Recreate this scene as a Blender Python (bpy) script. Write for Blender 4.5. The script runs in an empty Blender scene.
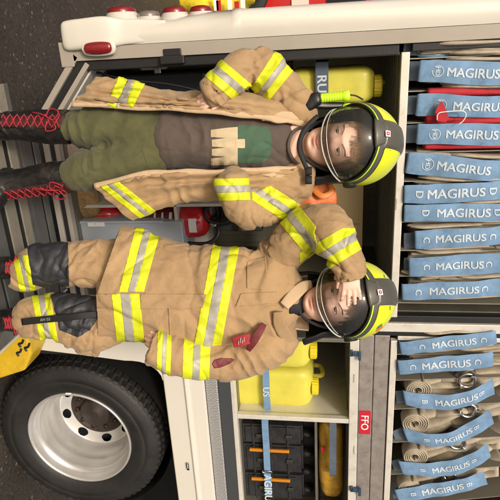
import bpy, bmesh, math, random
import numpy as np
from mathutils import Vector, Matrix, noise
random.seed(7)
S = bpy.context.scene
COL = S.collection
V = Vector
R_ = math.radians
# ------------------------------------------------------------------ camera
F_PX = 542.0
CAM = V((0, -2.41, 1.95))
YAW, PIT = R_(21), R_(-8.4)
FH = V((math.sin(YAW), math.cos(YAW), 0))
FW = V((math.sin(YAW)*math.cos(PIT), math.cos(YAW)*math.cos(PIT), math.sin(PIT)))
RT = V((math.cos(YAW), -math.sin(YAW), 0))
UP = RT.cross(FW)
cd = bpy.data.cameras.new('camera'); cam = bpy.data.objects.new('camera', cd); COL.objects.link(cam)
cd.sensor_width = 36; cd.sensor_height = 36; cd.lens = 36*F_PX/500; cd.clip_start = .05; cd.clip_end = 2000
m = Matrix.Identity(4)
for i in range(3):
    m[i][0] = UP[i]; m[i][1] = -RT[i]; m[i][2] = -FW[i]; m[i][3] = CAM[i]
cam.matrix_world = m
S.camera = cam
def ray(px, py):                       # photo pixel -> viewing direction (the photograph is turned a quarter)
    return FW + RT*((py-250)/F_PX) + UP*((px-250)/F_PX)
def TY(px, py, Y=0.0):                 # point of that ray at depth Y behind the truck's side
    r = ray(px, py); return CAM + r*((Y-CAM.y)/r.y)
def K(px, py, d):                      # point of that ray at horizontal distance d
    r = ray(px, py); return CAM + r*(d/r.dot(FH))
def KS(d): return d*1.01/F_PX          # metres per pixel there

# ------------------------------------------------------------------ materials
MATS = {}
def mat(name, col, rough=.6, metal=0, var=0., vs=8, bump=0., bs=60, spec=.5, coat=0, sss=0, bump2=0., bs2=12, trans=0, dirt=None, ds=6, sheen=0):
    if name in MATS: return MATS[name]
    m = bpy.data.materials.new(name); m.use_nodes = True; n = m.node_tree.nodes; l = m.node_tree.links
    b = n['Principled BSDF']
    b.inputs['Base Color'].default_value = (*col, 1); b.inputs['Roughness'].default_value = rough
    b.inputs['Metallic'].default_value = metal; b.inputs['Specular IOR Level'].default_value = spec
    if coat: b.inputs['Coat Weight'].default_value = coat; b.inputs['Coat Roughness'].default_value = .08
    if sss: b.inputs['Subsurface Weight'].default_value = sss; b.inputs['Subsurface Scale'].default_value = .01; b.inputs['Subsurface Radius'].default_value = (1, .4, .2)
    if trans: b.inputs['Transmission Weight'].default_value = trans
    if sheen: b.inputs['Sheen Weight'].default_value = sheen
    tc = n.new('ShaderNodeTexCoord')
    src = None
    if var or dirt:
        nz = n.new('ShaderNodeTexNoise'); nz.inputs['Scale'].default_value = vs; nz.inputs['Detail'].default_value = 6; nz.inputs['Roughness'].default_value = .65
        l.new(tc.outputs['Object'], nz.inputs['Vector'])
        mp = n.new('ShaderNodeMapRange'); mp.inputs['From Min'].default_value = .3; mp.inputs['From Max'].default_value = .7
        mp.inputs['To Min'].default_value = 1-var; mp.inputs['To Max'].default_value = 1+var
        l.new(nz.outputs['Fac'], mp.inputs['Value'])
        mx = n.new('ShaderNodeVectorMath'); mx.operation = 'SCALE'; mx.inputs[0].default_value = col
        l.new(mp.outputs['Result'], mx.inputs['Scale']); src = mx.outputs['Vector']
        rr = n.new('ShaderNodeMapRange'); rr.inputs['To Min'].default_value = max(0, rough-.1); rr.inputs['To Max'].default_value = min(1, rough+.1)
        l.new(nz.outputs['Fac'], rr.inputs['Value']); l.new(rr.outputs['Result'], b.inputs['Roughness'])
        if dirt:
            nd = n.new('ShaderNodeTexNoise'); nd.inputs['Scale'].default_value = ds; nd.inputs['Detail'].default_value = 9; nd.inputs['Roughness'].default_value = .75
            l.new(tc.outputs['Object'], nd.inputs['Vector'])
            md = n.new('ShaderNodeMapRange'); md.inputs['From Min'].default_value = .52; md.inputs['From Max'].default_value = .72; md.inputs['To Max'].default_value = .7
            l.new(nd.outputs['Fac'], md.inputs['Value'])
            mc = n.new('ShaderNodeMix'); mc.data_type = 'RGBA'
            l.new(md.outputs['Result'], mc.inputs['Factor']); l.new(src, mc.inputs['A']); mc.inputs['B'].default_value = (*dirt, 1); src = mc.outputs['Result']
        l.new(src, b.inputs['Base Color'])
    if bump or bump2:
        prev = None
        for st, sc in ((bump2, bs2), (bump, bs)):
            if not st: continue
            nb = n.new('ShaderNodeTexNoise'); nb.inputs['Scale'].default_value = sc; nb.inputs['Detail'].default_value = 4
            l.new(tc.outputs['Object'], nb.inputs['Vector'])
            bp = n.new('ShaderNodeBump'); bp.inputs['Strength'].default_value = st; bp.inputs['Distance'].default_value = .25/sc
            l.new(nb.outputs['Fac'], bp.inputs['Height'])
            if prev: l.new(prev, bp.inputs['Normal'])
            prev = bp.outputs['Normal']
        l.new(prev, b.inputs['Normal'])
    MATS[name] = m
    return m
cream = mat('cream_paint', (.66,.63,.56), .22, var=.03, vs=3, coat=.8, bump2=.03, bs2=3)
trimgrey = mat('trim_grey_paint', (.36,.32,.27), .4, var=.05)
blackr = mat('black_rubber', (.012,.012,.013), .55, var=.2, vs=20, bump=.2, bs=90)
blackp = mat('black_plastic', (.016,.016,.018), .38, var=.2, vs=12)
alu = mat('aluminium_profile', (.60,.58,.54), .38, .75, var=.08, vs=14, bump=.05, bs=200, dirt=(.32,.28,.22), ds=9)
aluw = mat('anodised_light_profile', (.70,.67,.60), .42, .25, var=.05, vs=10, dirt=(.45,.40,.32), ds=14)
alud = mat('dull_aluminium_sheet', (.20,.19,.15), .5, .55, var=.15, vs=7, bump2=.1, bs2=9)
beigep = mat('beige_inner_panel', (.66,.52,.30), .5, var=.08, vs=6)
jerry = mat('yellow_canister_plastic', (.62,.57,.085), .42, var=.10, vs=9, bump2=.12, bs2=14, spec=.4, sss=.08)
strapb = mat('blue_strap_webbing', (.155,.275,.44), .75, var=.16, vs=26, bump=.5, bs=420, dirt=(.07,.13,.24), ds=18)
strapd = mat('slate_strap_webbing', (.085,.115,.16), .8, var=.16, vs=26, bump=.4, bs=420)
letter = mat('pale_strap_lettering', (.52,.60,.66), .8, var=.12, vs=60)
red = mat('red_paint', (.50,.012,.016), .25, coat=.6, var=.06)
redcloth = mat('red_hose_fabric', (.42,.02,.03), .8, var=.2, vs=25, bump=.4, bs=200)
white = mat('white_plastic', (.75,.75,.72), .45)
hosec = mat('cream_hose_canvas', (.40,.35,.27), .85, var=.18, vs=22, bump=.5, bs=240, dirt=(.30,.23,.15), ds=12)
chrome = mat('steel_fitting', (.55,.53,.50), .25, 1., var=.1)
dsteel = mat('dark_steel', (.12,.12,.12), .4, .8, var=.2)
orange = mat('orange_tarpaulin', (.62,.14,.015), .5, var=.12, bump2=.5, bs2=30)
yellowp = mat('yellow_step_paint', (.62,.40,.02), .45, var=.15, vs=8, dirt=(.12,.09,.04), ds=7)
redlens = mat('red_lamp_lens', (.22,.012,.015), .12, spec=.7, coat=.7)
clearlens = mat('smoked_lamp_lens', (.18,.15,.12), .1, spec=.8, coat=.8)
whitelab = mat('white_print', (.78,.78,.76), .6)

# ------------------------------------------------------------------ mesh builder
class G:
    def __init__(s): s.v = []; s.f = []; s.m = []; s.sm = []
    def add(s, vs, fs, mi=0, smooth=False):
        o = len(s.v); s.v += [tuple(p) for p in vs]
        for f in fs: s.f.append(tuple(i+o for i in f)); s.m.append(mi); s.sm.append(smooth)
    def box(s, a, b, mi=0):
        x0,x1 = sorted((a[0],b[0])); y0,y1 = sorted((a[1],b[1])); z0,z1 = sorted((a[2],b[2]))
        vs = [(x0,y0,z0),(x1,y0,z0),(x1,y1,z0),(x0,y1,z0),(x0,y0,z1),(x1,y0,z1),(x1,y1,z1),(x0,y1,z1)]
        s.add(vs, [(0,3,2,1),(4,5,6,7),(0,1,5,4),(1,2,6,5),(2,3,7,6),(3,0,4,7)], mi)
    def prism(s, poly, y0, y1, mi=0):            # poly of (x,z), extruded along Y
        n = len(poly)
        ar = sum(poly[i][0]*poly[(i+1)%n][1]-poly[(i+1)%n][0]*poly[i][1] for i in range(n))
        if ar < 0: poly = poly[::-1]
        if y0 > y1: y0, y1 = y1, y0
        vs = [(x,y0,z) for x,z in poly]+[(x,y1,z) for x,z in poly]
        s.add(vs, [tuple(range(n)), tuple(range(2*n-1,n-1,-1))]+[((i+1)%n,i,n+i,n+(i+1)%n) for i in range(n)], mi)
    def loft(s, rings, mi=0, seg=24, sub=6, smooth=True, exp=2.0, side=None, cap=True):
        # rings: (point, half-width, half-depth) ; smooth tube along them
        P = [V(r[0]) for r in rings]; A = [r[1] for r in rings]; B = [r[2] for r in rings]
        pts = []; aa = []; bb = []
        n = len(P)
        def cr(a,b,c,d,t): return .5*((2*b)+(c-a)*t+(2*a-5*b+4*c-d)*t*t+(3*b-a-3*c+d)*t**3)
        for i in range(n-1):
            q = [max(0,i-1), i, i+1, min(n-1,i+2)]
            for k in range(sub):
                t = k/sub
                pts.append(cr(P[q[0]],P[q[1]],P[q[2]],P[q[3]],t)); aa.append(max(.0005,cr(*[A[j] for j in q],t))); bb.append(max(.0005,cr(*[B[j] for j in q],t)))
        pts.append(P[-1]); aa.append(A[-1]); bb.append(B[-1])
        o = len(s.v); N = len(pts)
        prev = None
        for i,p in enumerate(pts):
            tg = (pts[min(N-1,i+1)]-pts[max(0,i-1)]).normalized()
            ref = side if side is not None else FH
            sd = tg.cross(ref)
            if sd.length < .05: sd = prev or V((1,0,0))
            sd = sd.normalized()
            if prev and sd.dot(prev) < 0: sd = -sd
            prev = sd
            dp = sd.cross(tg).normalized()
            for k in range(seg):
                th = 2*math.pi*k/seg; c = math.cos(th); q = math.sin(th)
                if exp != 2: c = math.copysign(abs(c)**(2/exp), c); q = math.copysign(abs(q)**(2/exp), q)
                s.v.append(tuple(p+sd*aa[i]*c+dp*bb[i]*q))
        for i in range(N-1):
            for k in range(seg):
                a = o+i*seg+k; b = o+i*seg+(k+1)%seg
                s.f.append((a,b,b+seg,a+seg)); s.m.append(mi); s.sm.append(smooth)
        if cap:
            for base, pt, flip in ((o,pts[0],1),(o+(N-1)*seg,pts[-1],0)):
                c = len(s.v); s.v.append(tuple(pt))
                for k in range(seg):
                    a, b = base+k, base+(k+1)%seg
                    s.f.append((b,a,c) if flip else (a,b,c)); s.m.append(mi); s.sm.append(smooth)
    def tube(s, pts, r, mi=0, seg=10, sub=5, side=None):
        s.loft([(p, r, r) for p in pts], mi, seg, sub, side=side)
    def ellip(s, c, rx, ry, rz, mi=0, nu=24, nv=16, M=None):
        vs = []; fs = []
        c = V(c)
        for j in range(1,nv):
            ph = math.pi*j/nv
            for i in range(nu):
                th = 2*math.pi*i/nu
                p = V((rx*math.sin(ph)*math.cos(th), ry*math.sin(ph)*math.sin(th), rz*math.cos(ph)))
                vs.append((M@p if M else p)+c)
        top = len(vs); t = V((0,0,rz)); vs.append((M@t if M else t)+c); vs.append((M@-t if M else -t)+c)
        for j in range(nv-2):
            for i in range(nu):
                a = j*nu+i; b = j*nu+(i+1)%nu
                fs.append((a,a+nu,b+nu,b))
        for i in range(nu):
            fs.append((top,i,(i+1)%nu)); fs.append((top+1,(nv-2)*nu+(i+1)%nu,(nv-2)*nu+i))
        s.add(vs, fs, mi, True)
    def lathe(s, prof, c, M, mi=0, seg=48, smooth=True, mis=None):   # prof (r, h); axis local z of M (3x3)
        c = V(c); o = len(s.v)
        for r,h in prof:
            for k in range(seg):
                th = 2*math.pi*k/seg
                s.v.append(tuple(c+M@V((r*math.cos(th), r*math.sin(th), h))))
        for i in range(len(prof)-1):
            for k in range(seg):
                a = o+i*seg+k; b = o+i*seg+(k+1)%seg
                s.f.append((a,b,b+seg,a+seg)); s.m.append(mis[i] if mis else mi); s.sm.append(smooth)
    def grid(s, rows, mi=0, smooth=True):         # rows of points
        o = len(s.v); n = len(rows[0])
        for r in rows: s.v += [tuple(p) for p in r]
        for i in range(len(rows)-1):
            for j in range(n-1):
                a = o+i*n+j; s.f.append((a,a+1,a+n+1,a+n)); s.m.append(mi); s.sm.append(smooth)
    def mesh(s, name, loc=(0,0,0)):
        me = bpy.data.meshes.new(name); L = V(loc)
        me.from_pydata([tuple(V(p)-L) for p in s.v], [], s.f)
        me.polygons.foreach_set('material_index', s.m); me.polygons.foreach_set('use_smooth', s.sm); me.update()
        return me
    def build(s, name, mats, parent=None, loc=None, bevel=0, fixn=True, solid=0, autosm=False):
        L = origin(parent) if parent else V(loc or (0,0,0))
        me = s.mesh(name, L)
        if fixn:
            b = bmesh.new(); b.from_mesh(me); bmesh.ops.recalc_face_normals(b, faces=b.faces); b.to_mesh(me); b.free()
        return link(name, me, mats, parent, loc, bevel, solid)
def origin(o):
    p = V(o.location)
    while o.parent: o = o.parent; p = p+V(o.location)
    return p
def link(name, me, mats, parent=None, loc=None, bevel=0, solid=0):
    o = bpy.data.objects.new(name, me); COL.objects.link(o)
    for q in (mats if isinstance(mats,(list,tuple)) else [mats]): me.materials.append(q)
    if parent: o.parent = parent
    elif loc is not None: o.location = loc
    if solid:
        q = o.modifiers.new('Solidify','SOLIDIFY'); q.thickness = solid; q.offset = -1
    if bevel:
        q = o.modifiers.new('Bevel','BEVEL'); q.width = bevel; q.segments = 2; q.limit_method = 'ANGLE'
    return o
def thing(name, label, cat, loc, group=None):
    o = bpy.data.objects.new(name, None); COL.objects.link(o); o.location = loc; o.empty_display_size = .1
    o['label'] = label; o['category'] = cat
    if group: o['group'] = group
    return o
def tag(o, label, cat, group=None):
    o['label'] = label; o['category'] = cat
    if group: o['group'] = group
    return o
def kind(o, k): o['kind'] = k; return o
_tx = {}
def text_geo(txt, bold=.02):
    """glyph triangles of a word, scaled so that capitals are 1 high, starting at x=0"""
    if (txt,bold) in _tx: return _tx[(txt,bold)]
    c = bpy.data.curves.new('t','FONT'); c.body = txt; c.offset = bold; c.resolution_u = 3; c.size = 1
    o = bpy.data.objects.new('t', c); COL.objects.link(o)
    dg = bpy.context.evaluated_depsgraph_get(); me = bpy.data.meshes.new_from_object(o.evaluated_get(dg))
    vs = [tuple(v.co) for v in me.vertices]; fs = [tuple(p.vertices) for p in me.polygons]
    x0 = min(v[0] for v in vs); y0 = min(v[1] for v in vs); y1 = max(v[1] for v in vs)
    h = y1-y0 or 1
    vs = [((v[0]-x0)/h, (v[1]-y0)/h) for v in vs]
    bpy.data.objects.remove(o); bpy.data.curves.remove(c); bpy.data.meshes.remove(me)
    _tx[(txt,bold)] = (vs, fs); return _tx[(txt,bold)]
def put_text(g, txt, fn, h, mi, center=True, bold=.02, stretch=1.0, lift=None):
    """fn(u,v)->world point ; u along text in metres, v up"""
    vs, fs = text_geo(txt, 0)
    w = max(v[0] for v in vs)
    sh_ = ((0,0),) if bold < .015 else ((-bold,-bold*.5),(bold,-bold*.5),(bold,bold*.5),(-bold,bold*.5),(0,0))
    for k,(sx_,sy_) in enumerate(sh_):           # weight by laying slightly shifted copies, each a hair above the last
        pts = [fn((v[0]+sx_-(w/2 if center else 0))*h*stretch, (v[1]*(1-bold)+sy_-.5)*h)+V((0,-.00012*k,0)) for v in vs]
        g.add(pts, fs, mi)

def scrawl(g, c, n_, h, mi, seed=1, w_=None):          # print too small to read: a row of short strokes
    rs = random.Random(seed); x = -(n_*h*.5)
    for i in range(n_):
        L_ = h*rs.uniform(.2,.7); z_ = rs.choice((0,.12,-.1))*h
        g.add([c+V((x,0,z_-h*.35)),c+V((x+L_,0,z_-h*.35)),c+V((x+L_,0,z_+h*.35)),c+V((x,0,z_+h*.35))],[(0,1,2,3)],mi); x += L_+h*.25
# ------------------------------------------------------------------ world, light
w = bpy.data.worlds.new('World'); S.world = w; w.use_nodes = True
nt = w.node_tree; bg = nt.nodes['Background']
sky = nt.nodes.new('ShaderNodeTexSky'); sky.sky_type = 'NISHITA'; sky.sun_disc = False
sky.dust_density = 8.0; sky.air_density = 1.0; sky.ozone_density = .3
SUN_EL, SUN_AZ = R_(35), R_(203)     # the light comes from behind the photographer, high
sky.sun_elevation = SUN_EL; sky.sun_rotation = SUN_AZ
nt.links.new(sky.outputs[0], bg.inputs[0]); bg.inputs[1].default_value = .085
sd = bpy.data.lights.new('sun','SUN'); sd.energy = 1.5; sd.angle = R_(10); sd.color = (1,.95,.875)
so = bpy.data.objects.new('sun', sd); COL.objects.link(so)
tosun = V((math.sin(SUN_AZ)*math.cos(SUN_EL), math.cos(SUN_AZ)*math.cos(SUN_EL), math.sin(SUN_EL)))
so.rotation_euler = tosun.to_track_quat('Z','Y').to_euler(); so.location = (0,-8,8)
S.view_settings.view_transform = 'Standard'; S.view_settings.look = 'None'; S.view_settings.gamma = 1; S.view_settings.exposure = .42
S.view_settings.use_curve_mapping = False
S.render.engine = 'CYCLES'; S.cycles.use_denoising = True
try: S.cycles.denoiser = 'OPENIMAGEDENOISE'
except Exception: pass
S.cycles.max_bounces = 8; S.cycles.transparent_max_bounces = 12
S.cycles.sample_clamp_indirect = 6

# ------------------------------------------------------------------ ground
gm = bpy.data.materials.new('speckled_floor'); gm.use_nodes = True
n = gm.node_tree.nodes; l = gm.node_tree.links; b = n['Principled BSDF']; tc = n.new('ShaderNodeTexCoord')
v1 = n.new('ShaderNodeTexVoronoi'); v1.inputs['Scale'].default_value = 75
v2 = n.new('ShaderNodeTexNoise'); v2.inputs['Scale'].default_value = 1.3; v2.inputs['Detail'].default_value = 8
v3 = n.new('ShaderNodeTexNoise'); v3.inputs['Scale'].default_value = 70; v3.inputs['Detail'].default_value = 3
for q in (v1,v2,v3): l.new(tc.outputs['Object'], q.inputs['Vector'])
cr = n.new('ShaderNodeValToRGB'); l.new(v1.outputs['Color'], cr.inputs['Fac'])
cr.color_ramp.elements[0].color = (.026,.022,.017,1); cr.color_ramp.elements[1].color = (.13,.108,.082,1)
e = cr.color_ramp.elements.new(.86); e.color = (.062,.052,.040,1); e = cr.color_ramp.elements.new(.93); e.color = (.19,.16,.12,1)
mm = n.new('ShaderNodeMapRange'); l.new(v2.outputs['Fac'], mm.inputs['Value']); mm.inputs['From Min'].default_value=.3; mm.inputs['From Max'].default_value=.7; mm.inputs['To Min'].default_value=.7; mm.inputs['To Max'].default_value=1.3
sc_ = n.new('ShaderNodeVectorMath'); sc_.operation='SCALE'; l.new(cr.outputs['Color'], sc_.inputs[0]); l.new(mm.outputs['Result'], sc_.inputs['Scale'])
l.new(sc_.outputs['Vector'], b.inputs['Base Color']); b.inputs['Roughness'].default_value = .62
bp = n.new('ShaderNodeBump'); bp.inputs['Strength'].default_value=.35; bp.inputs['Distance'].default_value=.004; l.new(v3.outputs['Fac'], bp.inputs['Height']); l.new(bp.outputs['Normal'], b.inputs['Normal'])
g = G(); g.add([(-400,-400,0),(400,-400,0),(400,400,0),(-400,400,0)], [(0,1,2,3)])
kind(g.build('ground', gm, fixn=False), 'structure')
# ------------------------------------------------------------------ fire truck
def X0(px,py,Y=0.): return TY(px,py,Y).x
def Z0(px,py,Y=0.): return TY(px,py,Y).z
truck = thing('fire_truck', 'cream fire truck with open side lockers and a big dual rear wheel', 'fire truck', (1.4, 1.2, 0))
xr = 3.6                                   # how far the body runs to the right
ZR = Z0(400,150)                            # locker head rail
ZRr = Z0(388,420)                           # right group: floor rail of the hose lockers
ROOF = 3.05
DEP = .95
# key heights at the truck's side
zs_low, zs_top = Z0(205,378), Z0(217,378)   # anti-slip strip
zd_top = Z0(232,378)                        # floor of the canister locker
zf_bot = Z0(165,378)                        # wheel arch
zb0, zb1, zb2, zb3 = Z0(350,420), Z0(358,420), Z0(372,420), Z0(386,420)
XP0, XP1 = X0(430,323), X0(430,331.5)
print('Z', ZR, ZRr, zs_low, zs_top, zd_top, zf_bot, zb0, zb1, zb2, zb3, 'X', XP0, XP1)
# rear corner pillar (rounded, with lamp mounds)
g = G()
prof = [(-.028,.002),(-.06,-.012),(-.10,-.008),(-.128,.012),(-.142,.045),(-.142,.16),(-.13,2.45),(-.02,2.45),(-.02,.06)]
prof = [(-.026,-.004),(-.06,-.014),(-.10,-.010),(-.126,.010),(-.140,.045),(-.142,.16),(-.142,2.45),(-.05,2.45),(-.05,.10),(-.026,.06)]
zb = .838
rows = []
for z,k in ((zb,.55),(zb+.012,.72),(zb+.035,.80),(zb+.07,.82),(1.30,.84),(1.42,.95),(1.545,1),(1.547,1.03),(1.585,1.03),(1.587,1),(ROOF-.05,1),(ROOF,.9)):
    rows.append([(-.026+(x+.026)*k, .0+(y)*1, z) for x,y in prof]+[(-.026, -.004, z)])
g.grid(rows, 0, True)
g.add([r for r in rows[0][:-1]], [tuple(range(len(prof)))]); 
g.build('corner_pillar', cream, truck)
# side facing cover of the pillar foot with the oval lamp
g = G()
g.loft([(V((-.074,-.010,zb-.022)),.054,.026),(V((-.074,-.014,zb-.010)),.060,.030),(V((-.076,-.015,zb+.02)),.062,.032),(V((-.078,-.016,zb+.06)),.062,.032),(V((-.080,-.014,zb+.16)),.064,.030),(V((-.078,-.006,zb+.24)),.052,.018),(V((-.076,.004,zb+.34)),.046,.012),(V((-.074,.012,zb+.42)),.04,.008)],0,36,6,exp=4,side=V((0,1,0)))
g.build('pillar_cover', cream, truck)
p = TY(98,48,-.05)
g = G(); g.loft([(p+V((0,0,-.062)),.006,.006),(p+V((0,0,-.05)),.021,.014),(p+V((0,0,0)),.026,.018),(p+V((0,0,.05)),.021,.014),(p+V((0,0,.062)),.006,.006)],0,24,5,side=V((0,1,0)))
g.build('side_lamp', redlens, truck)
g = G(); g.loft([(p+V((0,.012,-.075)),.01,.01),(p+V((0,.012,-.06)),.028,.012),(p+V((0,.012,0)),.034,.014),(p+V((0,.012,.06)),.028,.012),(p+V((0,.012,.075)),.01,.01)],0,24,5,side=V((0,1,0)))
g.build('lamp_bezel', cream, truck)
def rear_lamp(px0, px1, py, lens, big):
    zc = (Z0(px0,py+4)+Z0(px1,py+4))/2; r = abs(Z0(px1,py+4)-Z0(px0,py+4))/2
    x = TY((px0+px1)/2, py, .10).x-.004
    M = Matrix(((0,0,-1),(0,1,0),(1,0,0)))          # axis towards -X
    g = G(); base = -.105
    h = base-x                                       # protrusion
    g.lathe([(r*1.9,-.012),(r*1.6,.004),(r*1.25,h*.45),(r*1.08,h-.012),(r*1.0,h-.008)], (base,.10,zc), M, 0, 36)
    o = g.build('lamp_housing', cream, truck)
    g = G(); g.lathe([(r*1.0,h-.010),(r*1.0,h+.002),(r*.85,h+.012),(r*.4,h+.017),(.0005,h+.018)], (base,.10,zc), M, 0, 36)
    g.build('rear_lamp', lens, truck)
rear_lamp(100,128,12,redlens,1); rear_lamp(131,153,16,clearlens,0); rear_lamp(157,181,12,redlens,0); rear_lamp(185,207,11,redlens,0)
# grey trim along the pillar + slanted foot of the locker frame
g = G()
g.box((-.024,-.012,.81),(.030,.05,ROOF)); g.box((-.05,-.016,.775),(.052,-.0125,.835))
g.build('side_trim', trimgrey, truck, bevel=.004)
g = G()
def slant(off, w_, y0, y1, mi=0):   # a bar parallel to the slanted departure edge, then along the bottom
    a = V((.033,.83)); b_ = V((.262,.635)); d = (b_-a).normalized(); nn = V((d.y*-1, d.x)) # up-right
    nn = V((-d.y, d.x))
    a1 = a+nn*off; b1 = b_+nn*off; c = nn*w_
    g.prism([tuple(a1-d*.03),tuple(b1+d*off*.25),tuple(b1+c+d*off*.25),tuple(a1+c-d*.03)], y0, y1, mi)
slant(-.02,.028,-.012,.03,0); slant(.010,.028,.0,.05,1); slant(.040,.022,-.004,.04,0); slant(.064,.010,.03,.2,2)
g.box((.235,-.012,.612),(1.25,.03,.640),0); g.box((.235,.0,.6405),(1.25,.05,.664),1); g.box((.235,-.004,.6645),(1.25,.04,.686),0)
g.build('sill_frame', [trimgrey, blackr, aluw], truck, bevel=.003)
# black gasket beside the pillar, hinge block
g = G(); g.box((.0305,.004,.80),(.072,.06,ZR-.02)); g.box((.0305,-.002,ZR+.03),(.062,.05,ROOF)); g.build('door_gasket', blackr, truck, bevel=.003)
g = G(); g.box((.028,-.03,Z0(161,52)),(.062,.0,Z0(185,52))); g.box((.0,-.022,Z0(164,48)),(.03,-.0125,Z0(182,48))); g.build('hinge_block', blackp, truck, bevel=.004)
# head rail over the left locker, post between the groups
g = G()
g.box((.063,-.006,ZR-.012),(XP0-.03,.03,ZR+.022)); 
g.box((XP0,-.012,ZR-.6),(XP1,.06,ROOF)) ; 
g.box((XP1+.055,-.004,ZRr-.004),(xr,.03,ZRr+.028)); g.box((XP1+.055,-.004,zb0-.006),(xr,.03,zb1-.002))
g.box((XP1+.05,-.004,zd_top-.012),(xr,.04,zd_top+.012))
g.build('rail_frame', aluw, truck, bevel=.003)
g = G(); g.box((XP0-.035,.002,ZR-.3),(XP0-.001,.07,ROOF)); g.box((XP1+.001,.002,ZR-.6),(XP1+.03,.07,ROOF)); g.box((XP1+.0305,.0,ZRr+.0285),(XP1+.054,.06,ROOF),1)
g.build('post_gasket', [blackr, aluw], truck, bevel=.003)
# the two beams that carry the letters
g = G(); g.box((XP1+.031,.004,zb1+.001),(xr,.05,zb2-.002)); g.box((XP1+.031,.006,zb2+.001),(xr,.05,ZRr-.008))
brushed = mat('brushed_beam', (.40,.36,.33), .42, .55, var=.16, vs=22, bump=.1, bs=120, dirt=(.22,.18,.15), ds=16)
g.build('locker_beam', brushed, truck, bevel=.004)
g = G()
a = Vector((X0(364,411,.0), Z0(359.2,422))); c = Vector((X0(364,434), Z0(370.6,422)))
yy = -.0005
g.box((a.x,yy,a.y),(c.x,.0035,c.y),0)
put_text(g,'FFO',lambda u,v: V(((a.x+c.x)/2+u,yy-.0012,(a.y+c.y)/2+v)),(c.y-a.y)*.66,1,bold=.02)
reds = mat('red_sticker', (.52,.015,.035), .4); g.build('number_sticker', [reds, whitelab], truck)
for py in (349,485):
    g = G(); x = X0(355,py); g.box((x,-.02,Z0(350,py)),(x+.034,-.005,Z0(353,py))); g.box((x+.006,-.026,Z0(352,py)),(x+.028,-.008,Z0(361,py))); g.box((x+.002,-.03,Z0(358,py)),(x+.05,-.02,Z0(361,py)))
    g.build('rail_latch', mat('blue_black_latch',(.03,.06,.11),.4), truck, bevel=.003)
# small print on the rails
g = G()
def smallprint(px, py, h, vert=False):
    c_ = TY(px,py,-.0075)
    scrawl(g,c_,11,h,0,int(py))
for a_ in ((354,452,.007),(354,380,.006),(396,207,.007)):
    g = G(); smallprint(*a_); mk_ = g.build('rail_marking', mat('grey_print',(.2,.2,.2),.6), truck)
# lower right body: sill, anti-slip strip, fender, wheel arch
XA = 1.545                                  # left edge of the wheel arch
g = G()
g.box((XP1+.05,.0,zs_top+.003),(xr,.06,zd_top-.013),0)
g.build('lower_gasket', mat('dark_grey_gasket',(.05,.055,.06),.5), truck, bevel=.003)
g = G()
g.box((1.27,-.012,zs_low),(xr,.05,zs_top))
ch = bpy.data.materials.new('tread_plate'); ch.use_nodes=True
n=ch.node_tree.nodes; l=ch.node_tree.links; b=n['Principled BSDF']; b.inputs['Base Color'].default_value=(.50,.50,.49,1); b.inputs['Metallic'].default_value=.6; b.inputs['Roughness'].default_value=.42
tc=n.new('ShaderNodeTexCoord'); wv=n.new('ShaderNodeTexWave'); wv.wave_type='BANDS'; wv.bands_direction='DIAGONAL'; wv.inputs['Scale'].default_value=22; wv.inputs['Distortion'].default_value=0
wv2=n.new('ShaderNodeTexWave'); wv2.bands_direction='X'; wv2.inputs['Scale'].default_value=30
l.new(tc.outputs['Object'],wv.inputs['Vector']); l.new(tc.outputs['Object'],wv2.inputs['Vector'])
mu=n.new('ShaderNodeMath'); mu.operation='MULTIPLY'; l.new(wv.outputs['Fac'],mu.inputs[0]); l.new(wv2.outputs['Fac'],mu.inputs[1])
bp=n.new('ShaderNodeBump'); bp.inputs['Distance'].default_value=.003; bp.inputs['Strength'].default_value=.8; l.new(mu.outputs[0],bp.inputs['Height']); l.new(bp.outputs['Normal'],b.inputs['Normal'])
cr=n.new('ShaderNodeMapRange'); l.new(mu.outputs[0],cr.inputs['Value']); cr.inputs['To Min'].default_value=.5; cr.inputs['To Max'].default_value=.3; l.new(cr.outputs['Result'],b.inputs['Roughness'])
g.build('tread_strip', ch, truck, bevel=.004)
g = G()
zr = Z0(189,378)
# fender profile: a shallow stepped ridge running along the side
sec = [(-.014,zs_low-.001),(-.030,zs_low-.006),(-.034,zr+.030),(-.034,zr+.006),(-.050,zr-.001),(-.052,zr-.012),(-.040,zr-.022),(-.040,zf_bot+.006),(-.034,zf_bot),(.10,zf_bot),(.10,zs_low-.001)]
rows = [[(x,y,z) for y,z in sec] for x in (1.275,1.5,2,2.6,xr)]
g.grid(rows,0,False)
g.add([(1.275,y,z) for y,z in sec],[tuple(range(len(sec)))],0)
# panel left of the arch, with rounded corner into the arch
pl = [(1.275,zf_bot-.001),(1.275,.62),(1.38,.30),(XA-.06,.30),(XA-.03,.6),(XA,zf_bot-.20)]
for i in range(7):
    t = i/6*math.pi/2; pl.append((XA+.12*(1-math.cos(t)), zf_bot-.16+.159*math.sin(t)))
g.prism(pl,-.038,-.014)
g.build('fender', cream, truck, bevel=.004)
g = G(); q = TY(189,467,-.054); g.box((q.x-.024,-.0545,q.z-.014),(q.x+.024,-.052,q.z+.0),0); scrawl(g,V((q.x+.003,-.0552,q.z-.007)),7,.008,1)
g.build('pressure_label', [blackp, whitelab], truck)
g = G()
g.box((XA-.01,.85,.25),(xr,.87,zf_bot)); g.box((XA-.012,.101,zf_bot-.004),(xr,.85,zf_bot+.03)); g.box((XA-.03,-.010,.3),(XA-.012,.85,zf_bot))
g.box((XA+.1,.5,.42),(xr,.62,.56))
g.build('wheel_well', blackr, truck)
g = G(); rows=[]
for k in range(41):
    a_ = math.pi*(-.05+1.1*k/40); c_=V((TY(81,443,0).x-.04,0,.5)); rows.append([c_+V((.545*math.cos(a_),y_,.545*math.sin(a_))) for y_ in (.03,.2,.4,.7)])
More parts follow.
